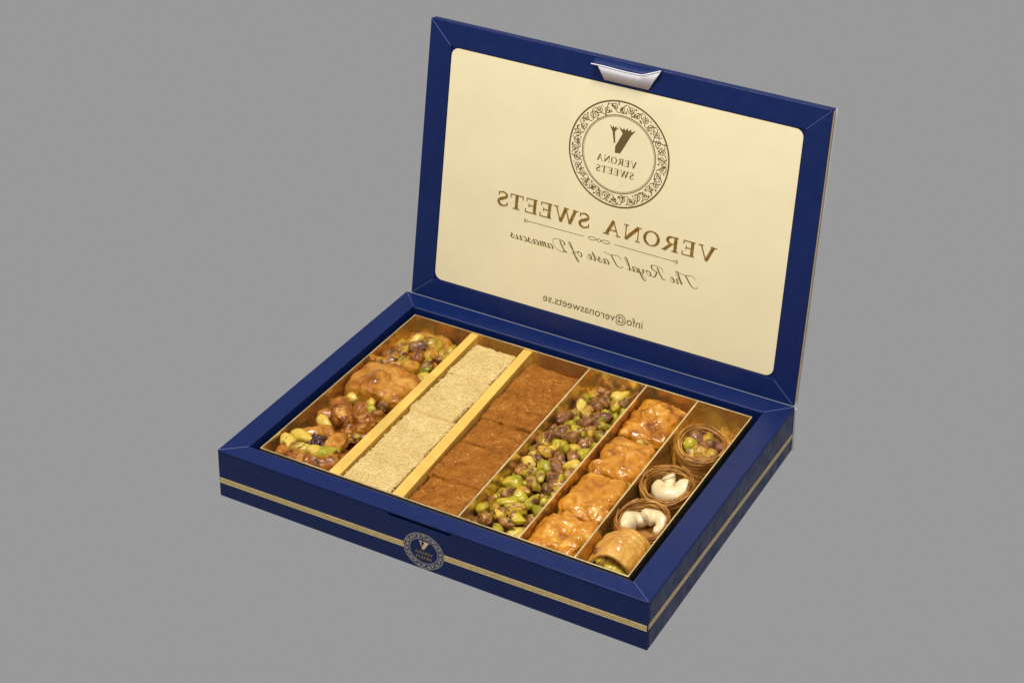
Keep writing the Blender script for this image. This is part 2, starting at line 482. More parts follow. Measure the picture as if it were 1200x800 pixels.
TK, TN, SF = 0.21, 0.075, 0.055      # thick stem, thin stem, serif
def g_line(pr, T, a, b, w): pr.ribbon([T(a), T(b)], w * T.s)
class XF:
    def __init__(self, x, y, s, mx=1): self.x, self.y, self.s, self.mx = x, y, s, mx          # mx: mirror and horizontal stretch
    def __call__(self, p): return (self.x + self.mx * p[0] * self.s, self.y + p[1] * self.s)
def serif_glyph(pr, ch, T):
    L = lambda x0, y0, x1, y1, w: g_line(pr, T, (x0, y0), (x1, y1), w)
    R = lambda pts, ws: pr.ribbon([T(p) for p in pts], np.asarray(ws) * T.s)
    def sf(x, y, w): L(x - w / 2, y, x + w / 2, y, SF)
    t, b = 1 - SF / 2, SF / 2
    if ch == 'V':
        L(0.16, 1, 0.52, 0.0, TK); L(0.86, 1, 0.52, 0.0, TN); sf(0.16, t, 0.36); sf(0.87, t, 0.28); return 1.02
    if ch == 'E':
        L(0.22, 0, 0.22, 1, TK); L(0.08, t, 0.72, t, SF); L(0.08, b, 0.76, b, SF); L(0.22, 0.52, 0.58, 0.52, SF)
        L(0.71, 1, 0.71, 0.76, 0.06); L(0.755, 0, 0.755, 0.26, 0.06); L(0.57, 0.40, 0.57, 0.64, 0.05); return 0.86
    if ch == 'R':
        L(0.22, 0, 0.22, 1, TK); sf(0.22, b, 0.36); L(0.08, t, 0.3, t, SF)
        p = np.vstack([[(0.28, 0.965)], arc(0.42, 0.735, 0.27, 0.225, 88, -88, 14), [(0.28, 0.515)]])
        R(p, np.concatenate([[0.06], 0.06 + 0.13 * np.sin(np.linspace(0, PI, 14)), [0.06]]))
        L(0.46, 0.5, 0.82, 0.02, TK * 0.92); sf(0.86, b, 0.2); return 0.98
    if ch == 'O':
        a = np.linspace(0, 2 * PI, 36, endpoint=False)
        pr.ribbon([T((0.52 + 0.39 * math.cos(q), 0.5 + 0.47 * math.sin(q))) for q in a], (0.06 + 0.13 * np.abs(np.cos(a)) ** 1.5) * T.s, True); return 1.04
    if ch == 'N':
        L(0.17, 0, 0.17, 1, TN); L(0.87, 0, 0.87, 1, TN); L(0.17, 0.97, 0.86, 0.03, TK); sf(0.17, b, 0.28); sf(0.14, t, 0.26); sf(0.87, t, 0.28); return 1.04
    if ch == 'A':
        L(0.17, 0, 0.51, 1, TN); L(0.49, 1, 0.86, 0, TK); L(0.28, 0.34, 0.72, 0.34, TN * 0.9); sf(0.16, b, 0.28); sf(0.86, b, 0.36); return 1.02
    if ch == 'S':
        p = spline([(0.63, 0.72), (0.58, 0.9), (0.38, 0.965), (0.18, 0.86), (0.17, 0.68), (0.36, 0.54), (0.56, 0.42), (0.63, 0.25), (0.5, 0.06), (0.3, 0.035), (0.14, 0.14), (0.10, 0.3)], 4)
        n = len(p); R(p, 0.05 + 0.14 * np.sin(np.linspace(0, PI, n)) ** 2)
        L(0.635, 0.97, 0.635, 0.70, 0.045); L(0.10, 0.03, 0.10, 0.31, 0.045); return 0.76
    if ch == 'W':
        L(0.15, 1, 0.44, 0, TK); L(0.72, 1, 0.45, 0, TN); L(0.70, 1, 0.99, 0, TK); L(1.28, 1, 0.99, 0, TN)
        sf(0.15, t, 0.34); sf(0.70, t, 0.3); sf(1.29, t, 0.26); return 1.44
    if ch == 'T':
        L(0.44, 0, 0.44, 1, TK); L(0.06, t, 0.82, t, SF); L(0.075, 1, 0.075, 0.74, 0.06); L(0.805, 1, 0.805, 0.74, 0.06); sf(0.44, b, 0.4); return 0.88
    return 0.42

def serif_text(pr, txt, u_start, u_end, v, cap, st=1.0):
    """mirrored lettering: starts at u_start and runs towards smaller u"""
    scratch = Print()
    w = [st * serif_glyph(scratch, c, XF(0, 0, 1)) for c in txt]
    gap = ((u_start - u_end) / cap - sum(w)) / (len(txt) - 1)
    x = 0
    for c, ww in zip(txt, w):
        serif_glyph(pr, c, XF(u_start - x * cap, v, cap, -st))
        x += ww + gap

SCRIPT = {   # pen strokes of a slanted hand, x-height 1
 'T': ([[(0.2, 1.6), (0.1, 2.0), (0.5, 2.35), (1.2, 2.2), (2.0, 2.2), (2.5, 2.45)], [(1.5, 2.2), (1.2, 1.2), (0.9, 0.3), (0.4, -0.05), (0.0, 0.15), (0.1, 0.45)]], 2.0),
 'h': ([[(0.1, 0.2), (0.6, 1.2), (0.9, 2.2), (0.75, 2.5), (0.55, 2.1), (0.35, 0.0)], [(0.38, 0.3), (0.7, 0.95), (0.95, 0.8), (0.85, 0.2), (1.0, 0.0), (1.25, 0.25)]], 1.2),
 'e': ([[(0.1, 0.35), (0.5, 0.55), (0.65, 0.85), (0.45, 1.0), (0.2, 0.6), (0.3, 0.05), (0.6, 0.0), (0.95, 0.3)]], 0.85),
 'R': ([[(0.9, 2.2), (0.7, 1.1), (0.4, 0.1), (0.05, 0.0), (0.0, 0.3)], [(0.1, 1.5), (0.2, 2.1), (0.9, 2.45), (1.7, 2.3), (1.7, 1.6), (1.1, 1.2), (0.8, 1.2)], [(1.1, 1.2), (1.4, 0.4), (1.8, -0.05), (2.2, 0.25)]], 2.0),
 'o': ([[(0.55, 0.95), (0.2, 0.75), (0.15, 0.2), (0.45, 0.0), (0.75, 0.4), (0.7, 0.85), (0.5, 0.95), (0.75, 0.75), (1.05, 0.8)]], 0.95),
 'y': ([[(0.1, 0.8), (0.3, 0.95), (0.3, 0.3), (0.5, 0.05), (0.85, 0.5), (0.95, 0.95)], [(0.95, 0.95), (0.75, -0.3), (0.45, -1.2), (0.1, -1.2), (0.2, -0.7), (1.05, 0.2)]], 1.05),
 'a': ([[(0.75, 0.85), (0.4, 0.98), (0.1, 0.5), (0.2, 0.02), (0.5, 0.2), (0.8, 0.9)], [(0.8, 0.95), (0.68, 0.25), (0.8, 0.0), (1.1, 0.25)]], 1.02),
 'l': ([[(0.05, 0.2), (0.5, 1.2), (0.75, 2.2), (0.6, 2.5), (0.4, 2.0), (0.25, 0.4), (0.4, 0.0), (0.7, 0.25)]], 0.65),
 's': ([[(0.05, 0.25), (0.5, 1.05), (0.5, 0.75), (0.65, 0.3), (0.4, 0.0), (0.15, 0.1), (0.4, 0.05), (0.9, 0.3)]], 0.8),
 't': ([[(0.05, 0.3), (0.5, 1.2), (0.6, 1.7), (0.4, 0.6), (0.4, 0.05), (0.6, 0.0), (0.85, 0.3)], [(0.2, 1.1), (0.85, 1.15)]], 0.75),
 'f': ([[(0.05, 0.3), (0.6, 1.2), (0.95, 2.1), (0.8, 2.45), (0.6, 1.9), (0.35, 0.2), (0.1, -0.9), (-0.15, -1.2), (-0.1, -0.7), (0.4, 0.1), (0.8, 0.3)]], 0.8),
 'D': ([[(0.8, 2.2), (0.6, 1.1), (0.3, 0.2), (0.0, 0.05), (0.2, 0.3), (0.8, -0.02), (1.5, 0.2), (2.0, 1.1), (1.8, 2.1), (1.0, 2.45), (0.3, 2.2), (0.1, 1.7), (0.3, 1.5)]], 2.1),
 'm': ([[(0.05, 0.8), (0.25, 0.95), (0.15, 0.0)], [(0.18, 0.4), (0.5, 0.95), (0.6, 0.7), (0.5, 0.0)], [(0.53, 0.4), (0.85, 0.95), (1.0, 0.75), (0.9, 0.15), (1.05, 0.0), (1.3, 0.25)]], 1.25),
 'c': ([[(0.65, 0.8), (0.5, 0.98), (0.15, 0.6), (0.2, 0.05), (0.5, 0.0), (0.9, 0.3)]], 0.8),
 'u': ([[(0.05, 0.75), (0.25, 0.95), (0.2, 0.2), (0.4, 0.0), (0.75, 0.5), (0.85, 0.95)], [(0.85, 0.95), (0.75, 0.2), (0.9, 0.0), (1.15, 0.25)]], 1.1),
 ' ': ([], 0.7)}
def script_text(pr, txt, u_start, u_end, v, xh):
    tot = sum(SCRIPT[c][1] for c in txt)
    adv = (u_start - u_end) / tot
    x = 0
    for c in txt:
        st, w = SCRIPT[c]
        for s in st:
            q = spline(s, 5)
            px = u_start - (x + q[:, 0]) * adv - q[:, 1] * xh * 0.34
            py = v + q[:, 1] * xh
            P = np.stack([px, py], 1)
            tg = np.gradient(P, axis=0); an = np.arctan2(tg[:, 1], -tg[:, 0])
            pr.ribbon(P, 0.00034 + 0.00072 * np.clip(-np.sin(an), 0, 1))
        x += w

def scrollwork(pr, c, r0, r1, n, lw, seed, sq=1.0):
    rg = random.Random(seed)
    rm, hh = (r0 + r1) / 2, (r1 - r0) / 2
    def pol(a, r): return (c[0] + r * math.cos(a), c[1] + r * sq * math.sin(a))
    for k in range(n):
        a0 = 2 * PI * k / n
        step = 2 * PI / n
        sgn = 1 if k % 2 else -1
        # a spiral volute
        cr = rm + sgn * hh * 0.20
        ca = a0 + step * 0.5
        rad = hh * rg.uniform(0.62, 0.74)
        turn = rg.choice((-1, 1))
        th = np.linspace(0, 2 * PI * 1.55, 26)
        sp = []
        for q in th:
            rr = rad * (1 - 0.80 * q / th[-1])
            aa = turn * q + a0 * 1.0 + sgn * PI / 2
            sp.append((c[0] + cr * math.cos(ca) + rr * math.cos(aa), c[1] + sq * (cr * math.sin(ca) + rr * math.sin(aa))))
        pr.ribbon(sp, np.linspace(lw, lw * 0.7, len(sp)))
        pr.disc(sp[-1], lw * 1.1, 8)
        # stem running on to the next volute
        st = [pol(a0 + step * (0.1 + 0.9 * s), rm - sgn * hh * 0.75 * math.cos(PI * s)) for s in np.linspace(0, 1, 10)]
        pr.ribbon(st, lw)
        for _ in range(2):
            pr.leaf(pol(a0 + step * rg.uniform(0, 1), rm + hh * rg.uniform(-0.75, 0.75)), rg.uniform(0, 2 * PI), hh * rg.uniform(0.35, 0.7), lw * rg.uniform(1.3, 2.2))
        pr.disc(pol(a0, rm + sgn * hh * 0.62), lw * rg.uniform(0.8, 1.3), 8)

def crest(pr, S):
    """the two crowned bars of the monogram; S maps crest units (mirrored as printed) to the panel"""
    P = lambda *a: [S(p) for p in a]
    pr.quads(P((-0.08, 0.0), (-0.10, 0.26), (0.10, 0.54), (0.30, 0.84)), P((0.25, 0.02), (0.36, 0.16), (0.58, 0.46), (0.86, 0.86)))
    pr.quads(P((0.29, 0.82), (0.16, 0.94)), P((0.87, 0.84), (0.96, 0.94)))
    for x0, x1, tx, ty in ((0.14, 0.34, 0.06, 1.06), (0.26, 0.50, 0.32, 1.05), (0.44, 0.66, 0.54, 1.08), (0.60, 0.84, 0.76, 1.06), (0.78, 0.98, 1.04, 1.04)):
        pr.quads(P((x0, 0.93), (tx, ty)), P((x1, 0.93), (tx + 0.012, ty)))
    pr.quads(P((-0.20, 0.36), (-0.37, 0.86)), P((-0.12, 0.40), (-0.21, 0.86)))
    pr.quads(P((-0.38, 0.84), (-0.46, 0.94)), P((-0.20, 0.84), (-0.08, 0.94)))
    for x0, x1, tx, ty in ((-0.47, -0.34, -0.55, 1.06), (-0.40, -0.22, -0.34, 1.05), (-0.28, -0.12, -0.16, 1.06), (-0.18, -0.07, 0.02, 1.03)):
        pr.quads(P((x0, 0.93), (tx, ty)), P((x1, 0.93), (tx + 0.012, ty)))

# ================================================================== the carton
carton = empty('sweet_box')
tag(carton, 'open navy blue gift carton with gold stripe, round emblem and lid tilted back', 'box')
RL, RR, RF, RB = 0.0163, 0.0173, 0.0132, 0.0167      # rim strip widths
WT, ST = 0.0016, 0.0016                               # wall and strip thickness
TOPW = H - ST - 0.0001
box('base_panel', 0.002, W - 0.002, 0.002, D - 0.002, 0.0, 0.003, MAT['blue'], carton)

def wall_xz(name, poly, y0, y1, mat, parent):
    me = prism_mesh(name, poly, 0, y1 - y0, 0.0005)
    me.transform(Matrix(((1, 0, 0, 0), (0, 0, -1, y1), (0, 1, 0, 0), (0, 0, 0, 1))))
    return link_mesh(name, me, mat, parent)
# front wall with the slot for the lid's tab notched into its top edge
wall_xz('front_wall', [(0, 0), (W, 0), (W, TOPW), (0.1815, TOPW), (0.1795, 0.0330), (0.1350, 0.0330), (0.1325, TOPW), (0, TOPW)], 0, WT, MAT['blue'], carton)
box('back_wall', 0, W, D - WT, D, 0, TOPW, MAT['blue'], carton, 0.0005)
for x0 in (0, W - WT):
    box('side_wall', x0, x0 + WT, WT + 0.0003, D - WT - 0.0003, 0, TOPW, MAT['blue'], carton, 0.0005)
g = 0.00012
A_, B_, C_, D_ = (0, 0), (W, 0), (W, D), (0, D)
a_, b_, c_, d_ = (RL, RF), (W - RR, RF), (W - RR, D - RB), (RL, D - RB)
for poly, off in (([A_, B_, b_, a_], (0, -g)), ([B_, C_, c_, b_], (g, 0)), ([C_, D_, d_, c_], (0, g)), ([D_, A_, a_, d_], (-g, 0))):
    prism('rim_strip', [(x + off[0], y + off[1]) for x, y in poly], H - ST, H, MAT['blue'], carton, 0.00055)
for (ox_, oy_), (ix_, iy_) in ((A_, a_), (B_, b_), (C_, c_), (D_, d_)):  # painted highlight lines along the rim mitres
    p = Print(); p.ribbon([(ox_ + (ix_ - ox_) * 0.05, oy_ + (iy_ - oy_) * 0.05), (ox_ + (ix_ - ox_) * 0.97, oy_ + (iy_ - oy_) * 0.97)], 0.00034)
    p.build('mitre_highlight', MAT['fold_highlight'], carton, H - 0.0004, 0.00046)
for x0_, x1_ in ((0.0015, 0.1300), (0.1850, W - 0.0015)):  # bright edge sheen laid on as thin light blue ribbons
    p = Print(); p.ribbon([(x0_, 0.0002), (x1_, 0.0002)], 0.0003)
    p.build('edge_highlight', MAT['fold_highlight'], carton, H - 0.0007, 0.00042)
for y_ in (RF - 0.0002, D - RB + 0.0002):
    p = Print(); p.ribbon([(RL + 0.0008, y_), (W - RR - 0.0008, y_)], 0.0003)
    p.build('edge_highlight', MAT['fold_highlight'], carton, H - 0.0007, 0.00042)
lz0, lz1 = 0.0031, H - ST - 0.0002
box('inner_lining', RL - 0.0012, W - RR + 0.0012, RF - 0.0012, RF - 0.0002, lz0, lz1, MAT['blue'], carton, 0.0002)
box('inner_lining', RL - 0.0012, W - RR + 0.0012, D - RB + 0.0002, D - RB + 0.0012, lz0, lz1, MAT['blue'], carton, 0.0002)
box('inner_lining', RL - 0.0012, RL - 0.0002, RF, D - RB, lz0, lz1, MAT['blue'], carton, 0.0002)
box('inner_lining', W - RR + 0.0002, W - RR + 0.0012, RF, D - RB, lz0, lz1, MAT['blue'], carton, 0.0002)
box('hinge_board', 0.001, W + 0.0012, D + 0.0002, D + 0.0012, 0.0005, H - 0.0015, MAT['white_card'], carton, 0.0003)

# gold stripes and emblem printed on the walls
to_front = lambda V: np.stack([V[:, 0], -V[:, 2], V[:, 1]], 1)
to_right = lambda V: np.stack([W + V[:, 2], V[:, 0], V[:, 1]], 1)
EC, ERU, ERV = (0.1610, 0.0146), 0.0150, 0.0134
zs = lambda u: 0.0130 + u / W * 0.0036
for u0, u1 in ((0.0006, EC[0] - ERU - 0.0002), (EC[0] + ERU + 0.0002, W - 0.0008)):
    p = Print(); p.ribbon([(u0, zs(u0)), (u1, zs(u1))], 0.0043)
    s = p.build('gold_stripe', MAT['gold_print'], carton, 0.00004, 0.00006, to_front)
    for dz in (-0.0007, 0.0007):
        p = Print(); p.ribbon([(u0 + 0.0001, zs(u0) + dz), (u1 - 0.0001, zs(u1) + dz)], 0.0004)
        p.build('stripe_line', MAT['gold_dark'], s, 0.00011, 0.00004, to_front)
p = Print(); p.ribbon([(0.0006, 0.0176), (D - 0.001, 0.0132)], 0.0040)
s = p.build('gold_stripe', MAT['gold_print'], carton, 0.00004, 0.00006, to_right)
for dz in (-0.0007, 0.0007):
    p = Print(); p.ribbon([(0.0008, 0.0176 + dz), (D - 0.0012, 0.0132 + dz)], 0.0004)
    p.build('stripe_line', MAT['gold_dark'], s, 0.00011, 0.00004, to_right)

p = Print()
sqv = ERV / ERU
p.quads([(EC[0] + ERU * math.cos(a), EC[1] + ERV * math.sin(a)) for a in np.linspace(0.001, PI - 0.001, 48)],
        [(EC[0] + ERU * math.cos(a), EC[1] - ERV * math.sin(a)) for a in np.linspace(0.001, PI - 0.001, 48)])
emb = p.build('front_emblem', MAT['blue'], carton, 0.00003, 0.00010, to_front)
p = Print(); p.ring(EC, ERU * 0.985, 0.0006, 96, sqv); p.ring(EC, ERU * 0.70, 0.00045, 96, sqv)
p.build('emblem_ring', MAT['silver'], emb, 0.00014, 0.00005, to_front)
p = Print(); scrollwork(p, EC, ERU * 0.73, ERU * 0.95, 22, 0.00042, 5, sqv)
p.build('emblem_scrollwork', MAT['silver'], emb, 0.00014, 0.00004, to_front)
p = Print(); crest(p, lambda q: (EC[0] - 0.0009 + q[0] * 0.0050, EC[1] + 0.0012 + q[1] * 0.0062))
p.build('emblem_monogram', MAT['gold_print'], emb, 0.00014, 0.00005, to_front)
p = Print(); serif_text(p, 'VERONA', EC[0] + 0.0066, EC[0] - 0.0064, EC[1] - 0.0026, 0.0021); serif_text(p, 'SWEETS', EC[0] + 0.0060, EC[0] - 0.0060, EC[1] - 0.0062, 0.0021)
p.build('emblem_lettering', MAT['gold_dark'], emb, 0.00014, 0.00005, to_front)

# ------------------------------------------------------------------ lid: local x = width, y = up the lid, z = towards the sweets
h0, h1, LT = 0.0041, W - 0.001, 0.0068
lid = link_mesh('lid', prism_mesh('lid', [(h0, 0), (h1, 0), (h1, LID_L), (h0, LID_L)], -LT, -0.0013, 0.0006), MAT['blue'], carton)
lid.location = (0, D, H + 0.0002)
lid.rotation_euler = (LID_ANG, 0, 0)
li = (0.0226, 0.3011, 0.0161, 0.2003)     # inner opening u0,u1,v0,v1
o_ = [(h0, 0), (h1, 0), (h1, LID_L), (h0, LID_L)]
i_ = [(li[0], li[2]), (li[1], li[2]), (li[1], li[3]), (li[0], li[3])]
for k, off in ((0, (0, -g)), (1, (g, 0)), (2, (0, g)), (3, (-g, 0))):
    k2 = (k + 1) % 4
    prism('lid_frame_strip', [(x + off[0], y + off[1]) for x, y in (o_[k], o_[k2], i_[k2], i_[k])], -0.00125, 0.0, MAT['blue'], lid, 0.0005)
for k in (1, 2, 3, 0):  # lid mitres get the same painted highlight
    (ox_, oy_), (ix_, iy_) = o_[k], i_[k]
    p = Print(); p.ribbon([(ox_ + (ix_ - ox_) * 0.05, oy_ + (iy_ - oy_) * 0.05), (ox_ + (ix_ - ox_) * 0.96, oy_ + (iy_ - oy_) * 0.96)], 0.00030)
    p.build('mitre_highlight', MAT['fold_highlight'], lid, -0.0004, 0.00044)
def rrect(u0, u1, v0, v1, r, n=8):
    out = []
    for cx, cy, a in ((u1 - r, v0 + r, -90), (u1 - r, v1 - r, 0), (u0 + r, v1 - r, 90), (u0 + r, v0 + r, 180)):
        for q in np.linspace(a, a + 90, n):
            out.append((cx + r * math.cos(math.radians(q)), cy + r * math.sin(math.radians(q))))
    return out
PZ = -0.0006
panel = prism('cream_panel', rrect(li[0] + 0.0006, li[1] - 0.0006, li[2] + 0.0006, li[3] - 0.0006, 0.0062), -0.00128, PZ, MAT['cream'], lid, 0.00012)
box('lid_backing', h0 + 0.0002, h1 + 0.0009, 0.0008, LID_L - 0.001, -LT - 0.0010, -LT - 0.0001, MAT['white_card'], lid, 0.0003)
p = Print(); p.ribbon([(0.0005, -0.0036), (LID_L - 0.0012, -0.0036)], 0.0034)
p.build('lid_stripe', MAT['gold_print'], lid, 0.00005, 0.00006, lambda V: np.stack([h1 + V[:, 2], V[:, 0], V[:, 1]], 1))

# tuck tab: a blue tongue folded over the upper edge, its white inside turned down
def sheet(name, rows, mat, parent, th=0.0005):
    """rows of points -> thin closed sheet"""
    R_ = [np.array(r, float) for r in rows]
    n = len(R_[0])
    me = bpy.data.meshes.new(name)
    V = [tuple(q) for r in R_ for q in r]
    F = [(i * n + j, i * n + j + 1, (i + 1) * n + j + 1, (i + 1) * n + j) for i in range(len(R_) - 1) for j in range(n - 1)]
    me.from_pydata(V, [], F)
    for q in me.polygons: q.use_smooth = True
    o = link_mesh(name, me, mat, parent)
    so = o.modifiers.new('thickness', 'SOLIDIFY'); so.thickness = th; so.offset = 0
    return o
mm = 0.001
tn = 29
tu = np.linspace(0, 1, tn)
edge_u = 140.2 + 52.5 * tu
dip = np.clip((tu - 0.76) / 0.24, 0, 1) ** 1.1          # the right end curls up
back = np.stack([140.6 + 50.5 * tu, np.full(tn, LID_L * 1000 - 0.3), np.full(tn, -0.9)], 1) * mm
e1 = np.stack([edge_u, 213.9 + 5.0 * dip + 0.25 * np.sin(tu * 9), 6.2 - 3.3 * dip], 1) * mm
mid = (back + e1) / 2 + np.array([0, 0.0006, 0.0004])
sheet('tab_fold', [back, mid, e1], MAT['blue'], lid, 0.0005)
ti = np.interp(np.linspace(0.10, 1, tn), tu, np.arange(tn))
e1b = np.stack([np.interp(ti, np.arange(tn), e1[:, q]) for q in range(3)], 1) + np.array([0, -0.0004, 0.0003])
low = np.stack([149.0 + 34.6 * tu, np.full(tn, 202.6), np.full(tn, 0.7)], 1) * mm
m1 = e1b * 0.5 + low * 0.5 + np.array([0, 0.0, 0.0002])
sheet('tab_tongue', [e1b, m1, low], MAT['white_card'], lid, 0.0005)
p = [tuple(x) for x in e1 + np.array([0, -0.0001, 0.0004])]
tb = tubes('tab_cut_edge', [p], 0.00045, 6, False)
link_mesh('tab_cut_edge', tb, MAT['white_card'], lid)

# printing on the cream panel (mirrored, as the photograph shows it)
MC, MR = (0.1653, 0.1500), 0.0397
p = Print(); p.ring(MC, MR - 0.0004, 0.0012); p.ring(MC, 0.0290, 0.0006); p.ring(MC, 0.0279, 0.0003)
p.build('medallion_ring', MAT['ink'], lid, PZ, 0.00006)
p = Print()
for k in range(110):
    a = 2 * PI * k / 110
    p.disc((MC[0] + 0.02845 * math.cos(a), MC[1] + 0.02845 * math.sin(a)), 0.00026, 6)
p.build('medallion_beading', MAT['ink'], lid, PZ, 0.00005)
p = Print(); scrollwork(p, MC, 0.0297, 0.0386, 34, 0.00062, 11)
p.build('medallion_scrollwork', MAT['ink'], lid, PZ, 0.00005)
p = Print(); crest(p, lambda q: (0.1632 + q[0] * 0.0125, 0.1506 + q[1] * 0.0188))
p.build('medallion_monogram', MAT['ink'], lid, PZ, 0.00006)
p = Print(); serif_text(p, 'VERONA', 0.1802, 0.1485, 0.1423, 0.0050); serif_text(p, 'SWEETS', 0.1790, 0.1486, 0.1340, 0.0050)
p.build('medallion_lettering', MAT['ink'], lid, PZ, 0.00006)
p = Print(); serif_text(p, 'VERONA', 0.2478, 0.1596, 0.0888, 0.0112, 1.24); serif_text(p, 'SWEETS', 0.1488, 0.0706, 0.0888, 0.0112, 1.24)
p.build('title_lettering', MAT['bronze'], lid, PZ, 0.00030)
p = Print()
p.ribbon([(0.0985, 0.0820), (0.1444, 0.0822)], 0.00042); p.ribbon([(0.1690, 0.0822), (0.2160, 0.0818)], 0.00042)
for s, c0 in ((1, 0.0985), (-1, 0.2160)):
    for q in (1, -1):
        p.ribbon(spline([(c0, 0.0819), (c0 - s * 0.0014, 0.0819 + q * 0.0008), (c0 - s * 0.0030, 0.0819 + q * 0.0013), (c0 - s * 0.0034, 0.0819 + q * 0.0004), (c0 - s * 0.0022, 0.0819 + q * 0.0002)], 5), 0.00040)
p.ring((0.1567, 0.0822), 0.0013, 0.0004, 20)
for s in (1, -1):
    c0 = 0.1567
    p.ribbon(spline([(c0 + s * 0.0014, 0.0822), (c0 + s * 0.0040, 0.0834), (c0 + s * 0.0075, 0.0832), (c0 + s * 0.0088, 0.0822), (c0 + s * 0.0072, 0.0812), (c0 + s * 0.0042, 0.0813), (c0 + s * 0.0014, 0.0822)], 5), 0.00046)
p.build('divider_flourish', MAT['ink'], lid, PZ, 0.00005)
p = Print(); script_text(p, 'The Royal Taste of Damascus', 0.2370, 0.0850, 0.0660, 0.0036)
p.build('script_lettering', MAT['ink'], lid, PZ, 0.00005)
tc = bpy.data.curves.new('address', 'FONT')
tc.body = 'info@veronasweets.se'; tc.size = 1.0; tc.extrude = 0.0
to = bpy.data.objects.new('address', tc); COL.objects.link(to)
bpy.context.view_layer.update()
tme = bpy.data.meshes.new_from_object(to.evaluated_get(bpy.context.evaluated_depsgraph_get()))
bpy.data.objects.remove(to)
co = np.array([v.co[:] for v in tme.vertices])
sx = 0.0818 / (co[:, 0].max() - co[:, 0].min())
for v in tme.vertices:
    v.co = (0.1980 - (v.co.x - co[:, 0].min()) * sx, 0.0240 + v.co.y * sx, PZ + 0.00006)
tme.flip_normals()
link_mesh('address_lettering', tme, MAT['ink'], lid)

# ================================================================== gold tray
TZ, FZ = 0.0340, 0.0042
TX0, TX1, TY0, TY1 = 0.0210, 0.2970, 0.0185, 0.2127
tray = empty('gold_tray', (0, 0, 0))
tag(tray, 'shiny gold foil card tray with five dividers and six long compartments', 'tray')
box('tray_floor', TX0, TX1, TY0, TY1, 0.0032, FZ - 0.0002, MAT['gold'], tray, 0.0002)
tw = 0.0007
def tray_wall(x0, x1, y0, y1):
    w = box('tray_wall', x0, x1, y0, y1, FZ - 0.0001, TZ - 0.0004, MAT['gold'], tray, 0.00015)
    box('cut_edge', x0 - 0.0001, x1 + 0.0001, y0 - 0.0001, y1 + 0.0001, TZ - 0.00038, TZ, MAT['gold_edge'], w, 0.0001)
tray_wall(TX0, TX1, TY0, TY0 + tw)
tray_wall(TX0, TX1, TY1 - tw, TY1)
tray_wall(TX0, TX0 + tw, TY0 + tw + 0.0003, TY1 - tw - 0.0003)
tray_wall(TX1 - tw, TX1, TY0 + tw + 0.0003, TY1 - tw - 0.0003)
ya, yb = TY0 + tw + 0.0002, TY1 - tw - 0.0002
for f0, f1, r0, r1 in ((0.0750, 0.0834, 0.0704, 0.0768), (0.1245, 0.1330, 0.1154, 0.1226)):
    prism('folded_divider', [(f0, ya), (f1, ya), (r1, yb), (r0, yb)], FZ, TZ - 0.0008, MAT['gold_satin'], tray, 0.0005)
for f, r in ((0.1751, 0.1701), (0.2194, 0.2157), (0.2593, 0.2558)):
    hw = 0.0005
    d = prism('divider', [(f - hw, ya), (f + hw, ya), (r + hw, yb), (r - hw, yb)], FZ, TZ - 0.0006, MAT['gold'], tray, 0.00015)
    hw = 0.0006
    prism('cut_edge', [(f - hw, ya), (f + hw, ya), (r + hw, yb), (r - hw, yb)], TZ - 0.00058, TZ - 0.0001, MAT['gold_edge'], d, 0.0001)
def xl(f, r, y): return f + (r - f) * (y - ya) / (yb - ya)
prism('compartment_riser', [(0.1760, ya + 0.0003), (0.2185, ya + 0.0003), (0.2148, yb - 0.0003), (0.1710, yb - 0.0003)], FZ, 0.0150, MAT['gold'], tray, 0.0003)
R1Z = FZ + 0.0055
prism('compartment_riser', [(TX0 + tw + 0.0003, ya + 0.0003), (0.0746, ya + 0.0003), (0.0700, yb - 0.0003), (TX0 + tw + 0.0003, yb - 0.0003)], FZ, R1Z - 0.0001, MAT['gold'], tray, 0.0003)

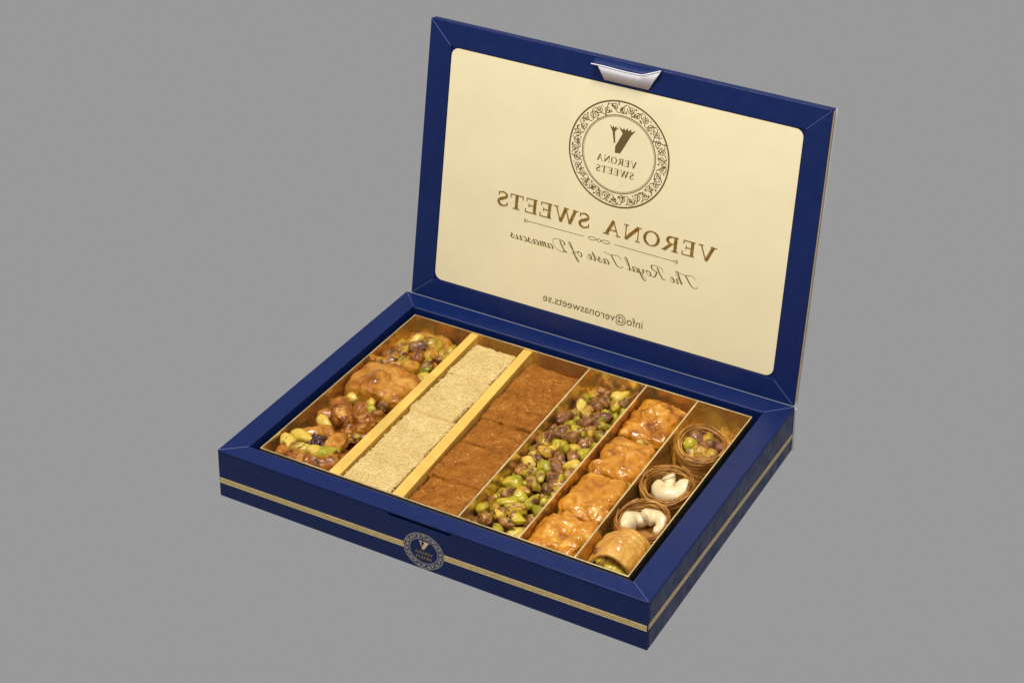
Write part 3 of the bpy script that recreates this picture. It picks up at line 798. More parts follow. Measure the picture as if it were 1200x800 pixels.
# ================================================================== shredded pastry squares
def strand_piece(name, label, cat, group, x0, x1, y0, y1, z1, kind, seed):
    """a cut block of shredded pastry: rough core and loose strands on its skin"""
    rg = np.random.default_rng(seed)
    cx, cy = (x0 + x1) / 2, (y0 + y1) / 2
    hx, hy, hz = (x1 - x0) / 2, (y1 - y0) / 2, (z1 - FZ) / 2
    t_ = empty(name, (cx, cy, FZ))
    tag(t_, label, cat, group)
    t_.rotation_euler = (0, 0, rg.uniform(-0.012, 0.012))
    pale = kind == 'pale'
    ox = rg.uniform(-50, 50, 3)
    tilt = rg.uniform(-0.012, 0.012, 2)
    ins = 0.0006 if pale else 0.0003
    amp = 0.0006 if pale else 0.00035
    def ht(P): return amp * fbm(P + ox, 260, seed) + 0.0009 * vnoise(P + ox, 60, seed + 5) + tilt[0] * P[:, 0] + tilt[1] * P[:, 1]
    sdf = lambda P: rbox(P, (0, 0, hz), (hx - ins, hy - ins, hz - 0.0003), 0.0022)
    # box grid core: top + sides
    n1, n2 = 44, 48
    us = np.linspace(-1, 1, n1); vs = np.linspace(-1, 1, n2)
    prof = []          # ring profile from the floor up and over the edge
    U, V_ = np.meshgrid(us, vs)
    rr = 0.0014 if pale else 0.0015
    X = U * (hx - ins); Y = V_ * hy
    Z = np.full_like(X, 2 * hz - 0.0008)
    ex = np.maximum(np.abs(X) - (hx - ins - rr), 0); ey = np.maximum(np.abs(Y) - (hy - (rr * 0.7 if pale else rr)), 0)
    dd = np.minimum(np.sqrt(ex ** 2 + ey ** 2), rr * 0.98)
    Z = Z - (rr - np.sqrt(rr * rr - dd * dd))
    P = np.stack([X.ravel(), Y.ravel(), Z.ravel()], 1)
    P[:, 2] += ht(P)
    jag = 0.0009 if pale else 0.0011
    edge = (np.abs(U.ravel()) > 0.999) | (np.abs(V_.ravel()) > 0.999)
    P[edge, 0] += jag * fbm(P[edge] + ox, 220, seed + 9); P[edge, 1] += jag * fbm(P[edge] + ox, 220, seed + 19)
    idx = np.arange(n1 * n2).reshape(n2, n1)
    F = [np.stack([idx[:-1, :-1], idx[:-1, 1:], idx[1:, 1:], idx[1:, :-1]], -1).reshape(-1, 4)]
    loop = np.concatenate([idx[0, :-1], idx[:-1, -1], idx[-1, :0:-1], idx[:0:-1, 0]])
    Vs = [P]; prev = loop; base = len(P); m = len(loop); lv = 8
    for q in range(1, lv + 1):
        R_ = P[loop].copy()
        R_[:, 2] = P[loop][:, 2] * (1 - q / lv)
        if q < lv:
            R_[:, 0] += 0.0006 * fbm(R_ + ox, 260, seed + 29); R_[:, 1] += 0.0006 * fbm(R_ + ox, 260, seed + 39)
        cur = base + np.arange(m); base += m
        Vs.append(R_)
        j = np.roll(np.arange(m), -1)
        F.append(np.stack([prev, cur, cur[j], prev[j]], 1)); prev = cur
    Vs.append(np.array([[0, 0, 0.0]])); c0 = base
    core = np_mesh('core', np.vstack(Vs), np.vstack(F))
    core.materials.append(MAT['pale_core' if pale else 'brown_core'])
    if not pale:                                   # syrup-soaked cut faces
        core.materials.append(MAT['brown_cut'])
        mi = np.zeros(len(core.polygons), np.int32); mi[(n1 - 1) * (n2 - 1):] = 1
        core.polygons.foreach_set('material_index', mi)
    link_mesh('core', core, None, t_)
    # strands
    n = 1250 if pale else 850
    k = 7
    ns = int(n * 0.16)
    c = np.zeros((n, 3)); ang = rg.uniform(0, 2 * PI, n); ln = rg.uniform(0.003, 0.0075, n) if pale else rg.uniform(0.003, 0.009, n)
    cur = rg.normal(0, 1.0, n)
    c[:, 0] = rg.uniform(-hx + 0.0018, hx - 0.0018, n); c[:, 1] = rg.uniform(-hy + 0.0018, hy - 0.0018, n)
    s = np.linspace(-0.5, 0.5, k)
    aa = ang[:, None] + cur[:, None] * s[None] * 1.3 + 0.5 * np.sin(s[None] * 9 + rg.uniform(0, 6, (n, 1)))
    step = ln[:, None] / (k - 1)
    dx = np.cumsum(np.cos(aa) * step, 1); dy = np.cumsum(np.sin(aa) * step, 1)
    Lx = c[:, :1] + dx - dx.mean(1, keepdims=True); Ly = c[:, 1:2] + dy - dy.mean(1, keepdims=True)
    Lx = np.clip(Lx, -hx + 0.0002, hx - 0.0002); Ly = np.clip(Ly, -hy + 0.0002, hy - 0.0002)
    lift = rg.uniform(-0.00030, 0.00022, (n, 1)) if pale else rg.uniform(-0.00034, 0.00006, (n, 1))
    ex = np.maximum(np.abs(Lx) - (hx - rr), 0); ey = np.maximum(np.abs(Ly) - (hy - rr), 0)
    dd = np.minimum(np.sqrt(ex ** 2 + ey ** 2), rr * 0.98)
    q = np.stack([Lx.ravel(), Ly.ravel(), np.full(Lx.size, 2 * hz - 0.0008)], 1)
    Lz = (2 * hz - 0.0008 + ht(q)).reshape(n, k) + lift + rg.normal(0, 0.00012, (n, k)) - 0.5 * (rr - np.sqrt(rr * rr - dd * dd))
    L = np.stack([Lx, Ly, Lz], 2)
    # some strands hang on the upright faces
    for a in range(ns):
        f = a % 4
        sg = (hx if f < 2 else hy) * (1 if f % 2 else -1)
        along = rg.uniform(-1, 1) * ((hy if f < 2 else hx) - 0.002); zz = rg.uniform(0.004, 2 * hz - 0.001)
        an = rg.uniform(-0.9, 0.9)
        w = along + np.cos(an) * s * ln[a]; z_ = zz + np.sin(an) * s * ln[a] + 0.0004 * np.sin(s * 8)
        out = np.full(k, sg) + rg.normal(0, 0.0002) - math.copysign(0.0007, sg)
        z_ = np.clip(z_, 0.0005, 2 * hz)
        lim = (hy if f < 2 else hx) - 0.0003
        w = np.clip(w, -lim, lim)
        L[a] = np.stack([out, w, z_], 1) if f < 2 else np.stack([w, out, z_], 1)
    rad = rg.uniform(0.00024, 0.00040, n) if pale else rg.uniform(0.00024, 0.00042, n)
    st = link_mesh('strands', tubes('strands', L, rad, 4), MAT['pale' if pale else 'brown'], t_)
    tag(st, kind='stuff')
    if not pale:
        sel = rg.choice(np.arange(ns, n), 34, replace=False)
        fs = link_mesh('light_strands', tubes('light_strands', (L[sel] - L[sel].mean(1, keepdims=True)) * rg.uniform(0.3, 0.9, (34, 1, 1)) + L[sel].mean(1, keepdims=True) + np.array([0, 0, 0.00018]), rg.uniform(0.00022, 0.00042, 34), 4), MAT['fleck'], t_)
        tag(fs, kind='stuff')
        for a in range(1 + seed % 2):
            me = star('crumb', lambda P: ellip(P, (0, 0, 0), (0.0011, 0.0005, 0.0004)), (0, 0, 0), 0.002, 10, 6, zmin=-1)
            cx_, cy_ = rg.uniform(-hx * 0.8, hx * 0.8), rg.uniform(-hy * 0.8, hy * 0.8)
            zc = 2 * hz - 0.0008 + ht(np.array([[cx_, cy_, 2 * hz - 0.0008]]))[0]
            link_mesh('nut_crumb', me, MAT['crumb'], t_, (cx_, cy_, zc + 0.0001), (0, rg.uniform(-.3, .3), rg.uniform(0, 6)))
    return t_

ys = (0.0200, 0.0640, 0.1085, 0.1600, 0.2025)
where = ('against the tray front', 'second from the tray front', 'third from the tray front', 'against the hinge end of its row')
for k in range(4):
    y0, y1 = ys[k] + 0.0001, ys[k + 1] - 0.0001
    ym = (y0 + y1) / 2
    strand_piece('shredded_pastry_square', 'pale cream shredded pastry square, ' + where[k], 'pastry', 'pale shredded pastry squares between the folded gold dividers',
                 xl(0.0852, 0.0790, ym), xl(0.1236, 0.1146, ym) , y0, y1, 0.0326 + (0.0004, 0, 0.0006, -0.0002)[k], 'pale', 100 + k)
ys = (0.0200, 0.0530, 0.0945, 0.1250, 0.1620, 0.2010)
where = ('against the tray front', 'second from the tray front', 'middle one of its row of five', 'second from the hinge end', 'at the hinge end of its row')
for k in range(5):
    y0, y1 = ys[k] + 0.0005, ys[k + 1] - 0.0005
    ym = (y0 + y1) / 2
    strand_piece('shredded_pastry_square', 'toasted brown shredded pastry square, ' + where[k], 'pastry', 'brown shredded pastry squares beside the pistachios',
                 xl(0.1349, 0.1246, ym) + (0.0006, 0, 0.0012, 0.0003, 0.0009)[k], xl(0.1737, 0.1688, ym), y0, y1, 0.0316 + (0, 0.0008, 0.0001, 0.0010, 0.0003)[k], 'brown', 200 + k)

# ================================================================== pistachio kernels
def kernel_mesh(name, seed, ln=0.0062, wd=0.0042, nu=26, nv=18, wrinkle=1.0):
    rg = np.random.default_rng(seed)
    a, b, c = ln * rg.uniform(0.9, 1.1), wd * rg.uniform(0.92, 1.08), wd * rg.uniform(0.85, 1.0)
    off = rg.uniform(-9, 9, 3)
    u = np.arange(nu) / nu * 2 * PI; v = (np.arange(nv) + 0.5) / nv * PI
    uu, vv = np.meshgrid(u, v)
    x = np.cos(vv); r = np.sin(vv)
    prof = r ** 0.9 * (1 - 0.24 * x)                          # one end blunter
    groove = 1 - 0.22 * np.exp(-((np.angle(np.exp(1j * (uu - 0.4)))) / 0.22) ** 2) * r
    X = a * x; Y = b * prof * np.cos(uu) * groove; Z = c * prof * np.sin(uu) * groove
    Z = Z + 0.10 * a * (x ** 2) * rg.uniform(-0.6, 0.9)
    P = np.stack([X, Y, Z], -1).reshape(-1, 3)
    P = np.vstack([P, [[a, 0, 0], [-a, 0, 0]]])
    nrm = P / (np.linalg.norm(P, axis=1, keepdims=True) + 1e-9)
    P = P + nrm * (wrinkle * (0.0011 * vnoise(P + off, 210, seed) + 0.0005 * vnoise(P + off, 480, seed + 2)))[:, None]
    i = np.arange(nu); j = (i + 1) % nu; F = []
    for k in range(nv - 1):
        F.append(np.stack([k * nu + i, k * nu + j, (k + 1) * nu + j], 1)); F.append(np.stack([k * nu + i, (k + 1) * nu + j, (k + 1) * nu + i], 1))
    F.append(np.stack([np.full(nu, nu * nv), j, i], 1)); F.append(np.stack([np.full(nu, nu * nv + 1), (nv - 1) * nu + i, (nv - 1) * nu + j], 1))
    me = np_mesh(name, P, np.vstack(F))
    return me
KER = {}
for mk in ('pist', 'pist_pale', 'pist_green', 'pist_dark', 'pist_glazed'):
    KER[mk] = []
    for k in range(8):
        me = kernel_mesh('pistachio', 40 + k)
        me.materials.append(MAT[mk]); KER[mk].append(me)

def settle(n, bounds, z0, r, half, seed, iters=460):
    """drop n two-ball kernels into a slot and let them come to rest (position based)"""
    rg = np.random.default_rng(seed)
    lo, hi = bounds
    y = rg.uniform(ya + r + half, yb - r - half, n)
    c = np.stack([rg.uniform(0.182, 0.208, n), y, z0 + r + rg.uniform(0, 0.03, n)], 1)
    an = rg.uniform(0, PI, n); d = np.stack([np.cos(an), np.sin(an), rg.normal(0, 0.25, n)], 1)
    d /= np.linalg.norm(d, axis=1, keepdims=True)
    P = np.vstack([c + d * half, c - d * half])
    own = np.concatenate([np.arange(n), np.arange(n)])
    same = own[:, None] == own[None]
    for it in range(iters):
        P[:, 2] -= 0.00022 * (1 - it / iters) + 0.00002
        df = P[:, None] - P[None]
        ds = np.linalg.norm(df, axis=2) + 1e-9
        ov = np.where(same, 0, np.maximum(2 * r - ds, 0))
        P += (df / ds[..., None] * ov[..., None]).sum(1) * 0.28
        x0 = lo(P[:, 1]) + r; x1 = hi(P[:, 1]) - r
        P[:, 0] = np.clip(P[:, 0], x0, x1); P[:, 1] = np.clip(P[:, 1], ya + r, yb - r); P[:, 2] = np.maximum(P[:, 2], z0 + r)
        a, b = P[:n], P[n:]
        v = a - b; l = np.linalg.norm(v, axis=1, keepdims=True) + 1e-9
        cor = v * (1 - 2 * half / l) * 0.5
        P[:n] -= cor; P[n:] += cor
    return P[:n], P[n:]
KR, KH = 0.0038, 0.0023
NK = 162
Aq, Bq = settle(NK, (lambda y: xl(0.1757, 0.1707, y), lambda y: xl(0.2188, 0.2151, y)), 0.0150, KR, KH, 3)
for k in range(NK):
    a, b = Vector(Aq[k]), Vector(Bq[k])
    mk = random.choices(('pist', 'pist_pale', 'pist_green', 'pist_dark'), (0.52, 0.12, 0.20, 0.16))[0]
    o = link_mesh('pistachio', random.choice(KER[mk]), None)
    q = (a - b).to_track_quat('X', 'Z') @ Matrix.Rotation(random.uniform(0, 2 * PI), 3, 'X').to_quaternion()
    o.rotation_mode = 'QUATERNION'; o.rotation_quaternion = q
    o.location = (a + b) / 2
    o.scale = (random.uniform(0.92, 1.22), random.uniform(0.92, 1.12), random.uniform(0.88, 1.08))
    tag(o, {'pist': 'mottled green and brown', 'pist_pale': 'pale yellow', 'pist_green': 'plain green', 'pist_dark': 'dark purple-brown skinned'}[mk] + ' loose pistachio kernel in the row of loose kernels', 'pistachio', mk.replace('pist_', '').replace('pist', 'mottled') + ' loose pistachio kernels')

def nut(parent, loc, rot=(0, 0, 0), mk='pist', scale=1.0, name='pistachio'):
    o = link_mesh(name, random.choice(KER[mk]), None, parent, loc, rot)
    o.scale = scale if isinstance(scale, tuple) else (scale,) * 3
    return o

# ================================================================== glazed pieces: nuts wrapped in one glossy sheet
def draped(name, label, cat, group, cx, cy, hx, hy, hz, mat, seed, n_lump=11, lump=(0.007, 0.0055, 0.0055), k=0.0035, fold=0.0009, rz=0.0, z0=FZ):
    rg = np.random.default_rng(seed)
    t_ = empty(name, (cx, cy, z0), rz)
    tag(t_, label, cat, group)
    L = []
    for a in range(n_lump):
        gx, gy = rg.uniform(-1, 1, 2)
        rad = np.array(lump) * rg.uniform(0.75, 1.2, 3)
        c = (gx * (hx - rad[0] * 0.9), gy * (hy - rad[0] * 0.9), hz * 2 - rad[2] - rg.uniform(0.0, 0.005) - 0.004 * (gx * gx + gy * gy) / 2)
        L.append((c, rad, rotz(rg.uniform(0, PI)) @ roty(rg.uniform(-0.5, 0.5))))
    off = rg.uniform(-9, 9, 3)
    def sdf(P):
        d = rbox(P, (0, 0, hz * 0.88), (hx * 0.99, hy * 0.99, hz * 0.86), 0.0075)
        for c, r, R_ in L:
            d = smin(d, ellip(P, c, r, R_), k)
        return d
    def disp(P):
        w = P + 0.004 * np.stack([vnoise(P + off, 90, seed + 1), vnoise(P + off, 90, seed + 2), vnoise(P + off, 90, seed + 3)], 1)
        rid = 1 - np.abs(vnoise(w + off, 62, seed + 4)) * 2.2
        r2 = 1 - np.abs(vnoise(w + off, 120, seed + 6)) * 2.4
        return fold * np.clip(rid, -0.6, 1) + fold * 0.5 * np.clip(r2, -0.6, 1) + fold * 0.30 * np.clip(1 - np.abs(vnoise(w + off, 260, seed + 9)) * 2.6, -0.6, 1) + 0.00025 * fbm(P + off, 330, seed + 7, 2) - fold + 0.00032 * np.sin(P[:, 2] * 4300 + 3 * vnoise(P + off, 150, seed + 12)) * np.clip((hz * 1.6 - P[:, 2]) / (hz * 0.4), 0, 1)
    me = star('wrapper', sdf, (0, 0, hz * 0.9), 0.045, 150, 84, disp)
    co = np.empty(len(me.vertices) * 3, np.float32); me.vertices.foreach_get('co', co); co = co.reshape(-1, 3)
    co[:, 0] = np.clip(co[:, 0], -hx, hx); co[:, 1] = np.clip(co[:, 1], -hy, hy)
    me.vertices.foreach_set('co', co.ravel()); me.update()
    link_mesh('wrapper', me, MAT[mat], t_)
    return t_

GW = 'glazed phyllo parcels between the pistachios and the nests'
spots = ((0.0425, 'against the tray front', 31), (0.0870, 'second from the tray front', 32), (0.1320, 'second from the hinge end', 33), (0.1815, 'at the hinge end of its row', 34))
for y, wh, sd in spots:
    x0, x1 = xl(0.2201, 0.2164, y), xl(0.2586, 0.2551, y)
    t_ = draped('glazed_parcel', 'glossy amber phyllo parcel over nut lumps, ' + wh, 'pastry', GW, (x0 + x1) / 2, y, (x1 - x0) / 2 - 0.0003, 0.0228 if y < 0.18 else 0.0245, 0.0158, 'glaze', sd, n_lump=10, lump=(0.0090, 0.0060, 0.0055), k=0.0030, fold=0.0017)
    rg = random.Random(sd)
    for q in range(2):
        nut(t_, (rg.uniform(-0.013, 0.015), -0.0205, rg.uniform(0.016, 0.021)), (rg.uniform(-1, 1), rg.uniform(-.6, .6), rg.uniform(-1, 1)), 'pist_pale', 0.85)

# ================================================================== first compartment: four different pieces
cx1 = lambda y: (TX0 + tw + xl(0.0750, 0.0704, y)) / 2
hw1 = lambda y: (xl(0.0750, 0.0704, y) - TX0 - tw) / 2 - 0.0005

def lumps(name, mat, parent, ells, k, seed, fold=0.0007, centre=(0, 0, 0.008), lim=None, res=(130, 76), z0=0.0):
    rg = np.random.default_rng(seed); off = rg.uniform(-9, 9, 3)
    def sdf(P):
        d = None
        for c, r, R_ in ells:
            e = ellip(P, c, r, R_)
            d = e if d is None else smin(d, e, k)
        return d
    def disp(P):
        rid = 1 - np.abs(vnoise(P + off, 150, seed)) * 2.2
        r2 = 1 - np.abs(vnoise(P + off, 290, seed + 8)) * 2.4
        return fold * np.clip(rid, -0.5, 1) + fold * 0.4 * np.clip(r2, -0.6, 1) + 0.0006 * fbm(P + off, 260, seed + 3, 3) - fold * 0.8
    me = star(name, sdf, centre, 0.05, res[0], res[1], disp, z0)
    if lim:
        co = np.empty(len(me.vertices) * 3, np.float32); me.vertices.foreach_get('co', co); co = co.reshape(-1, 3)
        co[:, 0] = np.clip(co[:, 0], -lim[0], lim[0]); co[:, 1] = np.clip(co[:, 1], -lim[1], lim[1])
        me.vertices.foreach_set('co', co.ravel()); me.update()
    return link_mesh(name, me, MAT[mat], parent)

G1 = 'nut sweets in the row beside the left rim'
# 1: log of caramel in front, orange log behind, pistachios and a raisin in the hollow
y = 0.0430; hx = hw1(y)
t_ = empty('nut_cluster', (cx1(y), y, R1Z)); tag(t_, 'caramel nut cluster with pale pistachios and a dark raisin in its hollow', 'nut sweet', None)
lumps('caramel_base', 'brown_nut', t_, [((0, 0.002, 0.008), (0.024, 0.018, 0.0085), None)], 0.003, 51, lim=(hx, 0.022))
lumps('caramel_log', 'brown_nut', t_, [((-0.016, -0.010, 0.0145), (0.009, 0.0065, 0.0075), rotz(0.5)), ((-0.005, -0.0145, 0.0150), (0.009, 0.0062, 0.0080), rotz(-0.2)),
      ((0.008, -0.0145, 0.0158), (0.0095, 0.0065, 0.0080), rotz(0.12)), ((0.0185, -0.0085, 0.0155), (0.0075, 0.0068, 0.0080), rotz(0.8))], 0.004, 52, centre=(0.001, -0.0130, 0.012), lim=(hx, 0.0225), z0=0.004)
lumps('caramel_log', 'glaze_b', t_, [((-0.014, 0.012, 0.0160), (0.009, 0.0058, 0.0070), rotz(0.7)), ((-0.003, 0.0165, 0.0175), (0.0095, 0.0060, 0.0080), rotz(-0.2)),
      ((0.0095, 0.011, 0.0175), (0.0062, 0.0105, 0.0082), rotz(-0.25)), ((0.0125, 0.001, 0.0160), (0.0060, 0.0080, 0.0070), None)], 0.0035, 53, centre=(0.0025, 0.0130, 0.0135), lim=(hx, 0.0225), z0=0.004)
for lx, ly, lz, r3, sc_ in ((-0.0135, 0.0045, 0.0205, (0.1, -0.15, -0.25), 1.3), (-0.0165, -0.0055, 0.0195, (0.2, 0.2, -0.5), 1.4), (-0.0040, -0.0070, 0.0205, (0, 0, 0.25), 1.35), (0.0070, -0.0045, 0.0205, (0, 0.5, 1.2), 1.2), (-0.0065, 0.0210, 0.0230, (0.2, 0.3, -0.6), 1.15)):
    nut(t_, (lx, ly, lz), r3, 'pist_pale', (sc_ * 1.18, sc_ * 0.82, sc_ * 0.80))
nut(t_, (0.0125, -0.0035, 0.0205), (0, 0, 0.9), 'pist_green', 1.25)
me = star('raisin', lambda P: ellip(P, (0, 0, 0), (0.0068, 0.0052, 0.0045)), (0, 0, 0), 0.012, 60, 36, lambda P: 0.0016 * (np.abs(vnoise(P, 330, 3)) * 2 - 0.5), -1)
link_mesh('raisin', me, MAT['raisin'], t_, (-0.0015, 0.0055, 0.0195), (0.2, 0.2, 0.5))
link_mesh('raisin', me, MAT['raisin'], t_, (-0.0025, -0.0008, 0.0185), (0.2, 0.6, 2.0)).scale = (0.7, 0.6, 0.6)
# 2: knobbly reddish brown nuts
y = 0.0865; hx = hw1(y)
t_ = empty('nut_cluster', (cx1(y), y, R1Z)); tag(t_, 'knobbly reddish brown caramelised nut cluster next to the raisin cluster', 'nut sweet', None)
rg = np.random.default_rng(61)
E_ = [((0, 0, 0.009), (0.021, 0.016, 0.009), None), ((-0.013, 0.007, 0.016), (0.0085, 0.0085, 0.0075), None), ((0.002, 0.011, 0.0165), (0.0075, 0.0065, 0.007), rotz(.5)),
      ((-0.005, -0.004, 0.0165), (0.0105, 0.0085, 0.0085), rotz(-0.4)), ((0.010, 0.000, 0.0170), (0.0105, 0.0080, 0.0085), rotz(0.4)), ((0.017, -0.010, 0.0150), (0.0070, 0.0075, 0.0085), None),
      ((0.016, 0.010, 0.0150), (0.0068, 0.0065, 0.0075), None), ((-0.016, -0.006, 0.0140), (0.007, 0.008, 0.008), None)]
lumps('caramel_nuts', 'brown_nut', t_, E_, 0.0022, 61, fold=0.0014, lim=(hx, 0.0205), centre=(0, 0, 0.011))
for lx, ly, lz, mk in ((0.0100, 0.0105, 0.0205, 'pist_green'), (0.0145, 0.0085, 0.0195, 'pist_dark'), (0.0170, -0.0150, 0.0145, 'pist_green')):
    nut(t_, (lx, ly, lz), (rg.uniform(-1, 1), rg.uniform(-.5, .5), rg.uniform(0, 3)), mk, 0.8)
# 3: smooth caramel parcel
y = 0.1290; hx = hw1(y)
t_ = draped('glazed_parcel', 'smooth caramel brown parcel between the knobbly and the pistachio clusters', 'pastry', None, cx1(y), y, hx, 0.0195, 0.0142, 'glaze_b', 63, n_lump=8, lump=(0.010, 0.0080, 0.006), k=0.0055, fold=0.0010, z0=R1Z)
for lx, ly, lz, mk in ((0.002, -0.0185, 0.0155, 'pist_pale'), (0.012, -0.0180, 0.0165, 'pist_dark'), (-0.012, -0.0180, 0.0140, 'pist_pale')):
    nut(t_, (lx, ly, lz), (rg.uniform(-1, 1), 0, rg.uniform(0, 3)), mk, 0.9)
# 4: pistachio cluster in caramel
y = 0.1765; hx = hw1(y)
t_ = empty('nut_cluster', (cx1(y), y, R1Z)); tag(t_, 'pistachio cluster bound in caramel at the hinge end of its row', 'nut sweet', None)
lumps('caramel_base', 'glaze_b', t_, [((0, 0.001, 0.0105), (0.0245, 0.0265, 0.0112), None), ((-0.008, 0.015, 0.0185), (0.0095, 0.0068, 0.0065), rotz(.8)), ((0.010, 0.017, 0.0185), (0.010, 0.007, 0.0065), rotz(-.5)), ((-0.002, 0.004, 0.018), (0.010, 0.007, 0.006), None)], 0.003, 71, lim=(hx, 0.0270))
spots = [(x_ * 1.06, y_ * 1.2 - 0.001) for x_, y_ in ((-0.017, -0.008), (-0.0115, -0.0135), (-0.008, -0.004), (-0.0155, 0.002), (-0.001, -0.012), (0.007, -0.015), (0.0135, -0.0105), (0.006, -0.006), (0.0005, 0.000), (0.0115, 0.000), (0.0175, 0.003), (0.0035, 0.0075), (-0.0065, 0.0065), (0.0120, 0.0080), (-0.0020, 0.0145), (0.0080, 0.0155), (-0.0110, 0.0135))]
spots += [(-0.0185, -0.0165), (-0.0040, -0.0215), (0.0165, -0.0205), (0.0185, 0.0150)]
mk_ = ('pist_glazed', 'pist_dark', 'pist_glazed', 'pist_glazed', 'pist_green', 'pist_glazed', 'pist_green', 'pist_glazed', 'pist_dark', 'pist_glazed', 'pist_pale', 'pist_glazed', 'pist_pale', 'pist_glazed', 'pist_glazed', 'pist_glazed', 'pist_glazed', 'pist_dark', 'pist_glazed', 'pist_pale', 'pist_glazed')
for (lx, ly), mk in zip(spots, mk_):
    lz = 0.0225 - 0.000012 * ((lx * 1000) ** 2 + (ly * 1000) ** 2) + random.uniform(-0.0012, 0.0012)
    nut(t_, (lx, ly, lz), (random.uniform(-.5, .5), random.uniform(-.5, .5), random.uniform(0, 6.2)), mk, random.uniform(1.08, 1.35))

# ================================================================== last compartment: nests and a roll
def nest_mesh(seed, R_out=0.0180, R_in=0.0146, hgt=0.0258, n=210, k=40):
    rg = np.random.default_rng(seed)
    L = np.zeros((n, k, 3)); rad = rg.uniform(0.00034, 0.00060, n)
    for a in range(n):
        q = rg.uniform(0, 1)
        # section of the wall: up the outside, over the rim, down the inside
        if q < 0.55: z = 0.001 + hgt * q / 0.55 * 0.96; r = R_out - 0.0022 * (1 - z / hgt) ** 1.0 - rg.uniform(0, 0.0012)
        elif q < 0.72: s_ = (q - 0.55) / 0.17; r = R_out - (R_out - R_in) * s_; z = hgt + 0.0009 * math.sin(PI * s_)
        else: s_ = (q - 0.72) / 0.28; z = hgt * (1 - 0.75 * s_); r = R_in - 0.0004 + rg.uniform(0, 0.0012)
        a0 = rg.uniform(0, 2 * PI); sp = rg.uniform(1.6, 4.6)
        th = a0 + np.linspace(0, sp, k)
        wob = rg.uniform(0.0003, 0.0014); f1 = rg.uniform(1, 3.6); p1 = rg.uniform(0, 6)
        rr = r + wob * np.sin(f1 * th + p1) * 0.6; zz = z + wob * np.sin(f1 * 0.8 * th + p1 * 2) * 1.2 + rg.uniform(-0.0032, 0.0032) * np.linspace(-1, 1, k)
        rr = np.minimum(rr * (1 + 0.03 * np.sin(2 * th + seed)), R_out + 0.0003); zz = zz + 0.0009 * np.sin(th * 2 + seed * 1.7) * (z / hgt)
        L[a] = np.stack([rr * np.cos(th), rr * np.sin(th), np.maximum(zz, 0.0005)], 1)
    return tubes('nest_strands', L, rad, 4)
def cup_mesh(R_out=0.0174, R_in=0.0152, hgt=0.0250, bottom=0.0130, n=48):
    prof = [(0.0, 0.0002), (R_out - 0.0030, 0.0002), (R_out - 0.0018, 0.004), (R_out - 0.0006, hgt * 0.7), (R_out - 0.0010, hgt), (R_in + 0.0006, hgt), (R_in, hgt - 0.002), (R_in - 0.0008, bottom + 0.001), (R_in - 0.002, bottom), (0.0, bottom)]
    V = []; F = []
    for i in range(n):
        a = 2 * PI * i / n
        for r, z in prof: V.append((max(r, 1e-5) * math.cos(a), max(r, 1e-5) * math.sin(a), z))
    m = len(prof)
    for i in range(n):
        j = (i + 1) % n
        for q in range(m - 1): F.append((i * m + q, j * m + q, j * m + q + 1, i * m + q + 1))
    return np_mesh('cup', V, F)
CUP = cup_mesh(); CUP.materials.append(MAT['nest'])

def cashew_mesh(seed, span=3.5, R_=0.0068, r=0.0056):
    rg = np.random.default_rng(seed)
    n, m = 26, 16
    s = np.linspace(0, 1, n); th = -span / 2 + span * s
    Rr = R_ * (1 + 0.10 * np.sin(2.3 * s + 1))
    cx, cy = Rr * np.cos(th), Rr * np.sin(th)
    rad = r * (0.80 + 0.42 * s - 0.14 * np.sin(PI * s)) * np.sqrt(np.clip(1 - (2 * s - 1) ** 8, 0.002, 1))
    ex = np.where(np.abs(2 * s - 1) > 0.9, 1, 1)
    V = []
    for i in range(n):
        for j in range(m):
            a = 2 * PI * j / m
            rr = rad[i]
            V.append(((Rr[i] + rr * math.cos(a)) * math.cos(th[i]), (Rr[i] + rr * math.cos(a)) * math.sin(th[i]), rr * 0.95 * math.sin(a) + 0.0008 * math.sin(3 * th[i] + seed)))
    V = np.array(V)
    V += 0.0003 * np.stack([fbm(V, 220, seed), fbm(V, 220, seed + 3), fbm(V, 220, seed + 6)], 1)
    idx = np.arange(n * m).reshape(n, m); jn = np.roll(np.arange(m), -1)
    F = [np.stack([idx[:-1], idx[:-1][:, jn], idx[1:][:, jn], idx[1:]], -1).reshape(-1, 4)]
    q = np_mesh('cashew', V, np.vstack(F))
    bm = bmesh.new(); bm.from_mesh(q)
    bmesh.ops.holes_fill(bm, edges=[e for e in bm.edges if e.is_boundary], sides=0)
    bmesh.ops.recalc_face_normals(bm, faces=bm.faces)
    bm.to_mesh(q); bm.free()
    for f in q.polygons: f.use_smooth = True
    q.materials.append(MAT['cashew'])
    return q
CSH = [cashew_mesh(k, sp) for k, sp in ((1, 3.3), (2, 3.9), (3, 2.6))]

